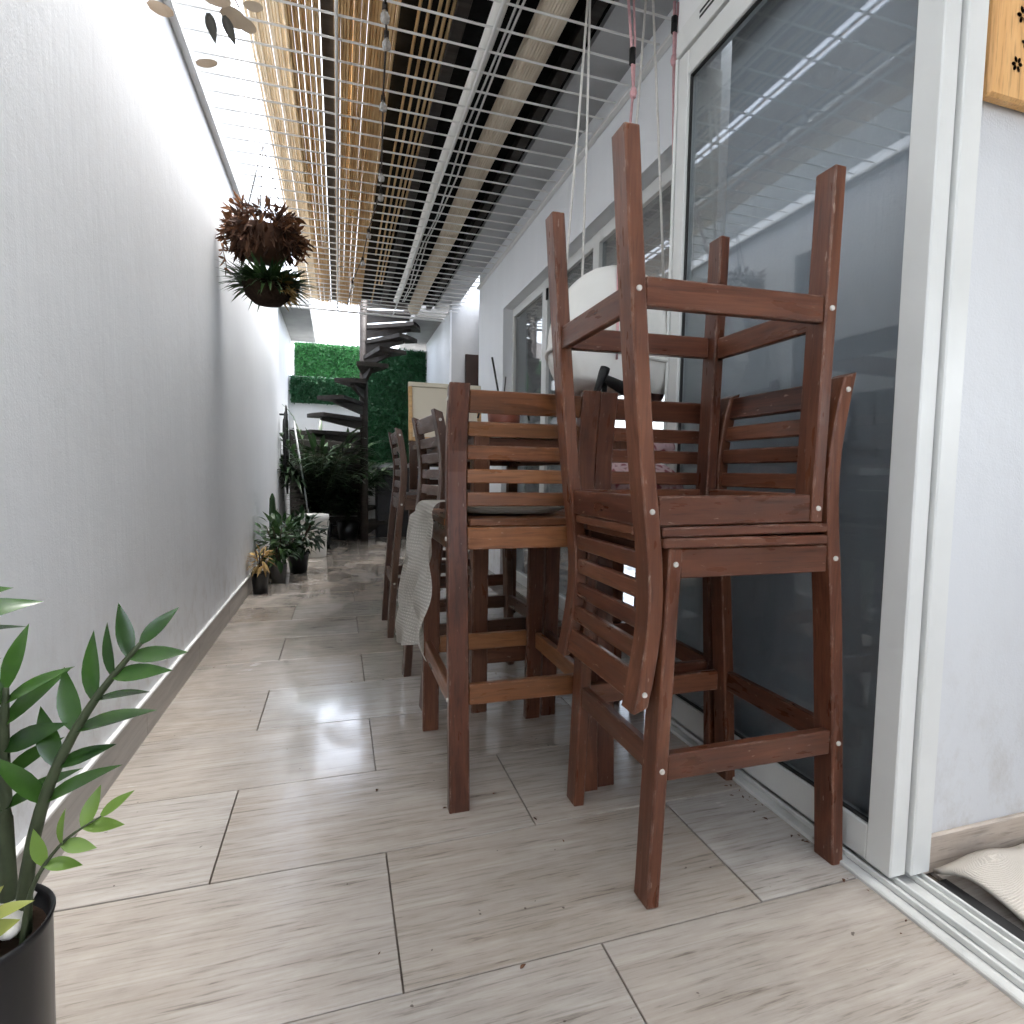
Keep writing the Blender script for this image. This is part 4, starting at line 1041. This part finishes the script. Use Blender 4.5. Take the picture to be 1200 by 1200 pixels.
for x, z, r in ((1.352, 1.762, 0.016), (1.375, 1.81, 0.014), (1.360, 1.86, 0.018), (1.40, 1.745, 0.013), (1.42, 1.80, 0.017), (1.45, 1.86, 0.015), (1.395, 1.90, 0.014)): flower(x, z, r)
def rug():
    bm = bmesh.new(); N, Mv = 44, 44; V = []
    for i in range(N+1):
        r_ = []
        for j in range(Mv+1):
            u = i/N; v = j/Mv
            x = 1.272 + 0.85*u + 0.03*math.sin(v*7); y = 0.872 - 0.75*v - 0.012*math.sin(u*9) - 0.10*u*0
            edge = min(u*7, 1, v*9)
            z = 0.014 + 0.030*max(0, math.sin((u*0.9+v*1.6)*6.0+0.6))**2*max(0, 1-abs(v-0.18)*1.7) + 0.012*math.sin(u*11+v*5)**2 + 0.022*math.exp(-((v-0.06)/0.06)**2)*(0.6+0.4*math.sin(u*8))
            r_.append(bm.verts.new((x, y, z)))
        V.append(r_)
    for i in range(N):
        for j in range(Mv): bm.faces.new((V[i][j], V[i][j+1], V[i+1][j+1], V[i+1][j]))
    bmesh.ops.recalc_face_normals(bm, faces=bm.faces)
    bmesh.ops.solidify(bm, geom=bm.faces[:], thickness=0.010)
    o = link('cotton_rug', bm_mesh(bm, 'cotton_rug', True), 'rug_cotton'); tag(o, 'rumpled cream cotton rug on the floor inside the open door', 'rug')
rug()

# crumbs and dry leaf bits swept against the door track and lying on the tiles
rr = random.Random(91); bm = bmesh.new()
for k in range(46):
    if k < 26: p = (1.108-abs(rr.gauss(0, 0.022)), rr.uniform(0.72, 1.5), 0.002)
    else: p = (rr.uniform(-0.55, 1.0), rr.uniform(0.75, 4.5), 0.002)
    L_ = rr.uniform(0.004, 0.014)
    leaf_bm(bm, p, (rr.uniform(-1, 1), rr.uniform(-1, 1), 0.15), (0, 0, 1), L_, L_*rr.uniform(0.3, 0.7), rr.uniform(-0.2, 0.3), 0.4, 3)
tag(link('floor_debris', bm_mesh(bm, 'floor_debris'), 'leaf_dry_dark'), 'small dry crumbs and leaf bits scattered on the tiles and along the track', 'debris', None, 'stuff')
# ------------------------------------------------------------------ pale house beyond the rear wall
hs_ = tag(empty('far_house', (-1.5, 22, 0)), 'pale house with a rounded gable glimpsed beyond the rear wall', 'house'); h0 = hs_.location
block('wall', hs_, Vector((-5, 22, -0.07))-h0, Vector((4, 28, 5.4))-h0, 'far_house_wall')
bm = bmesh.new(); n = 14
a_ = [bm.verts.new((-2.0+2.4*math.cos(math.pi*k/n), -0.25, 5.4+0.9*math.sin(math.pi*k/n))) for k in range(n+1)]
b_ = [bm.verts.new(v.co+Vector((0, 6.2, 0))) for v in a_]
bm.faces.new(a_); bm.faces.new(b_[::-1])
for k in range(n+1): bm.faces.new((a_[k], b_[k], b_[(k+1) % (n+1)], a_[(k+1) % (n+1)]))
bmesh.ops.recalc_face_normals(bm, faces=bm.faces)
link('roof', bm_mesh(bm, 'roof'), 'far_house_roof', hs_)
for x in (-1.6, -0.7):
    w_ = block('window', hs_, Vector((x, 21.9, 3.9))-h0, Vector((x+0.6, 21.995, 4.6))-h0, 'pot_grey')

for o in list(bpy.data.objects):
    if o.type == 'EMPTY' and o.parent is None and 'label' not in o: bpy.data.objects.remove(o)
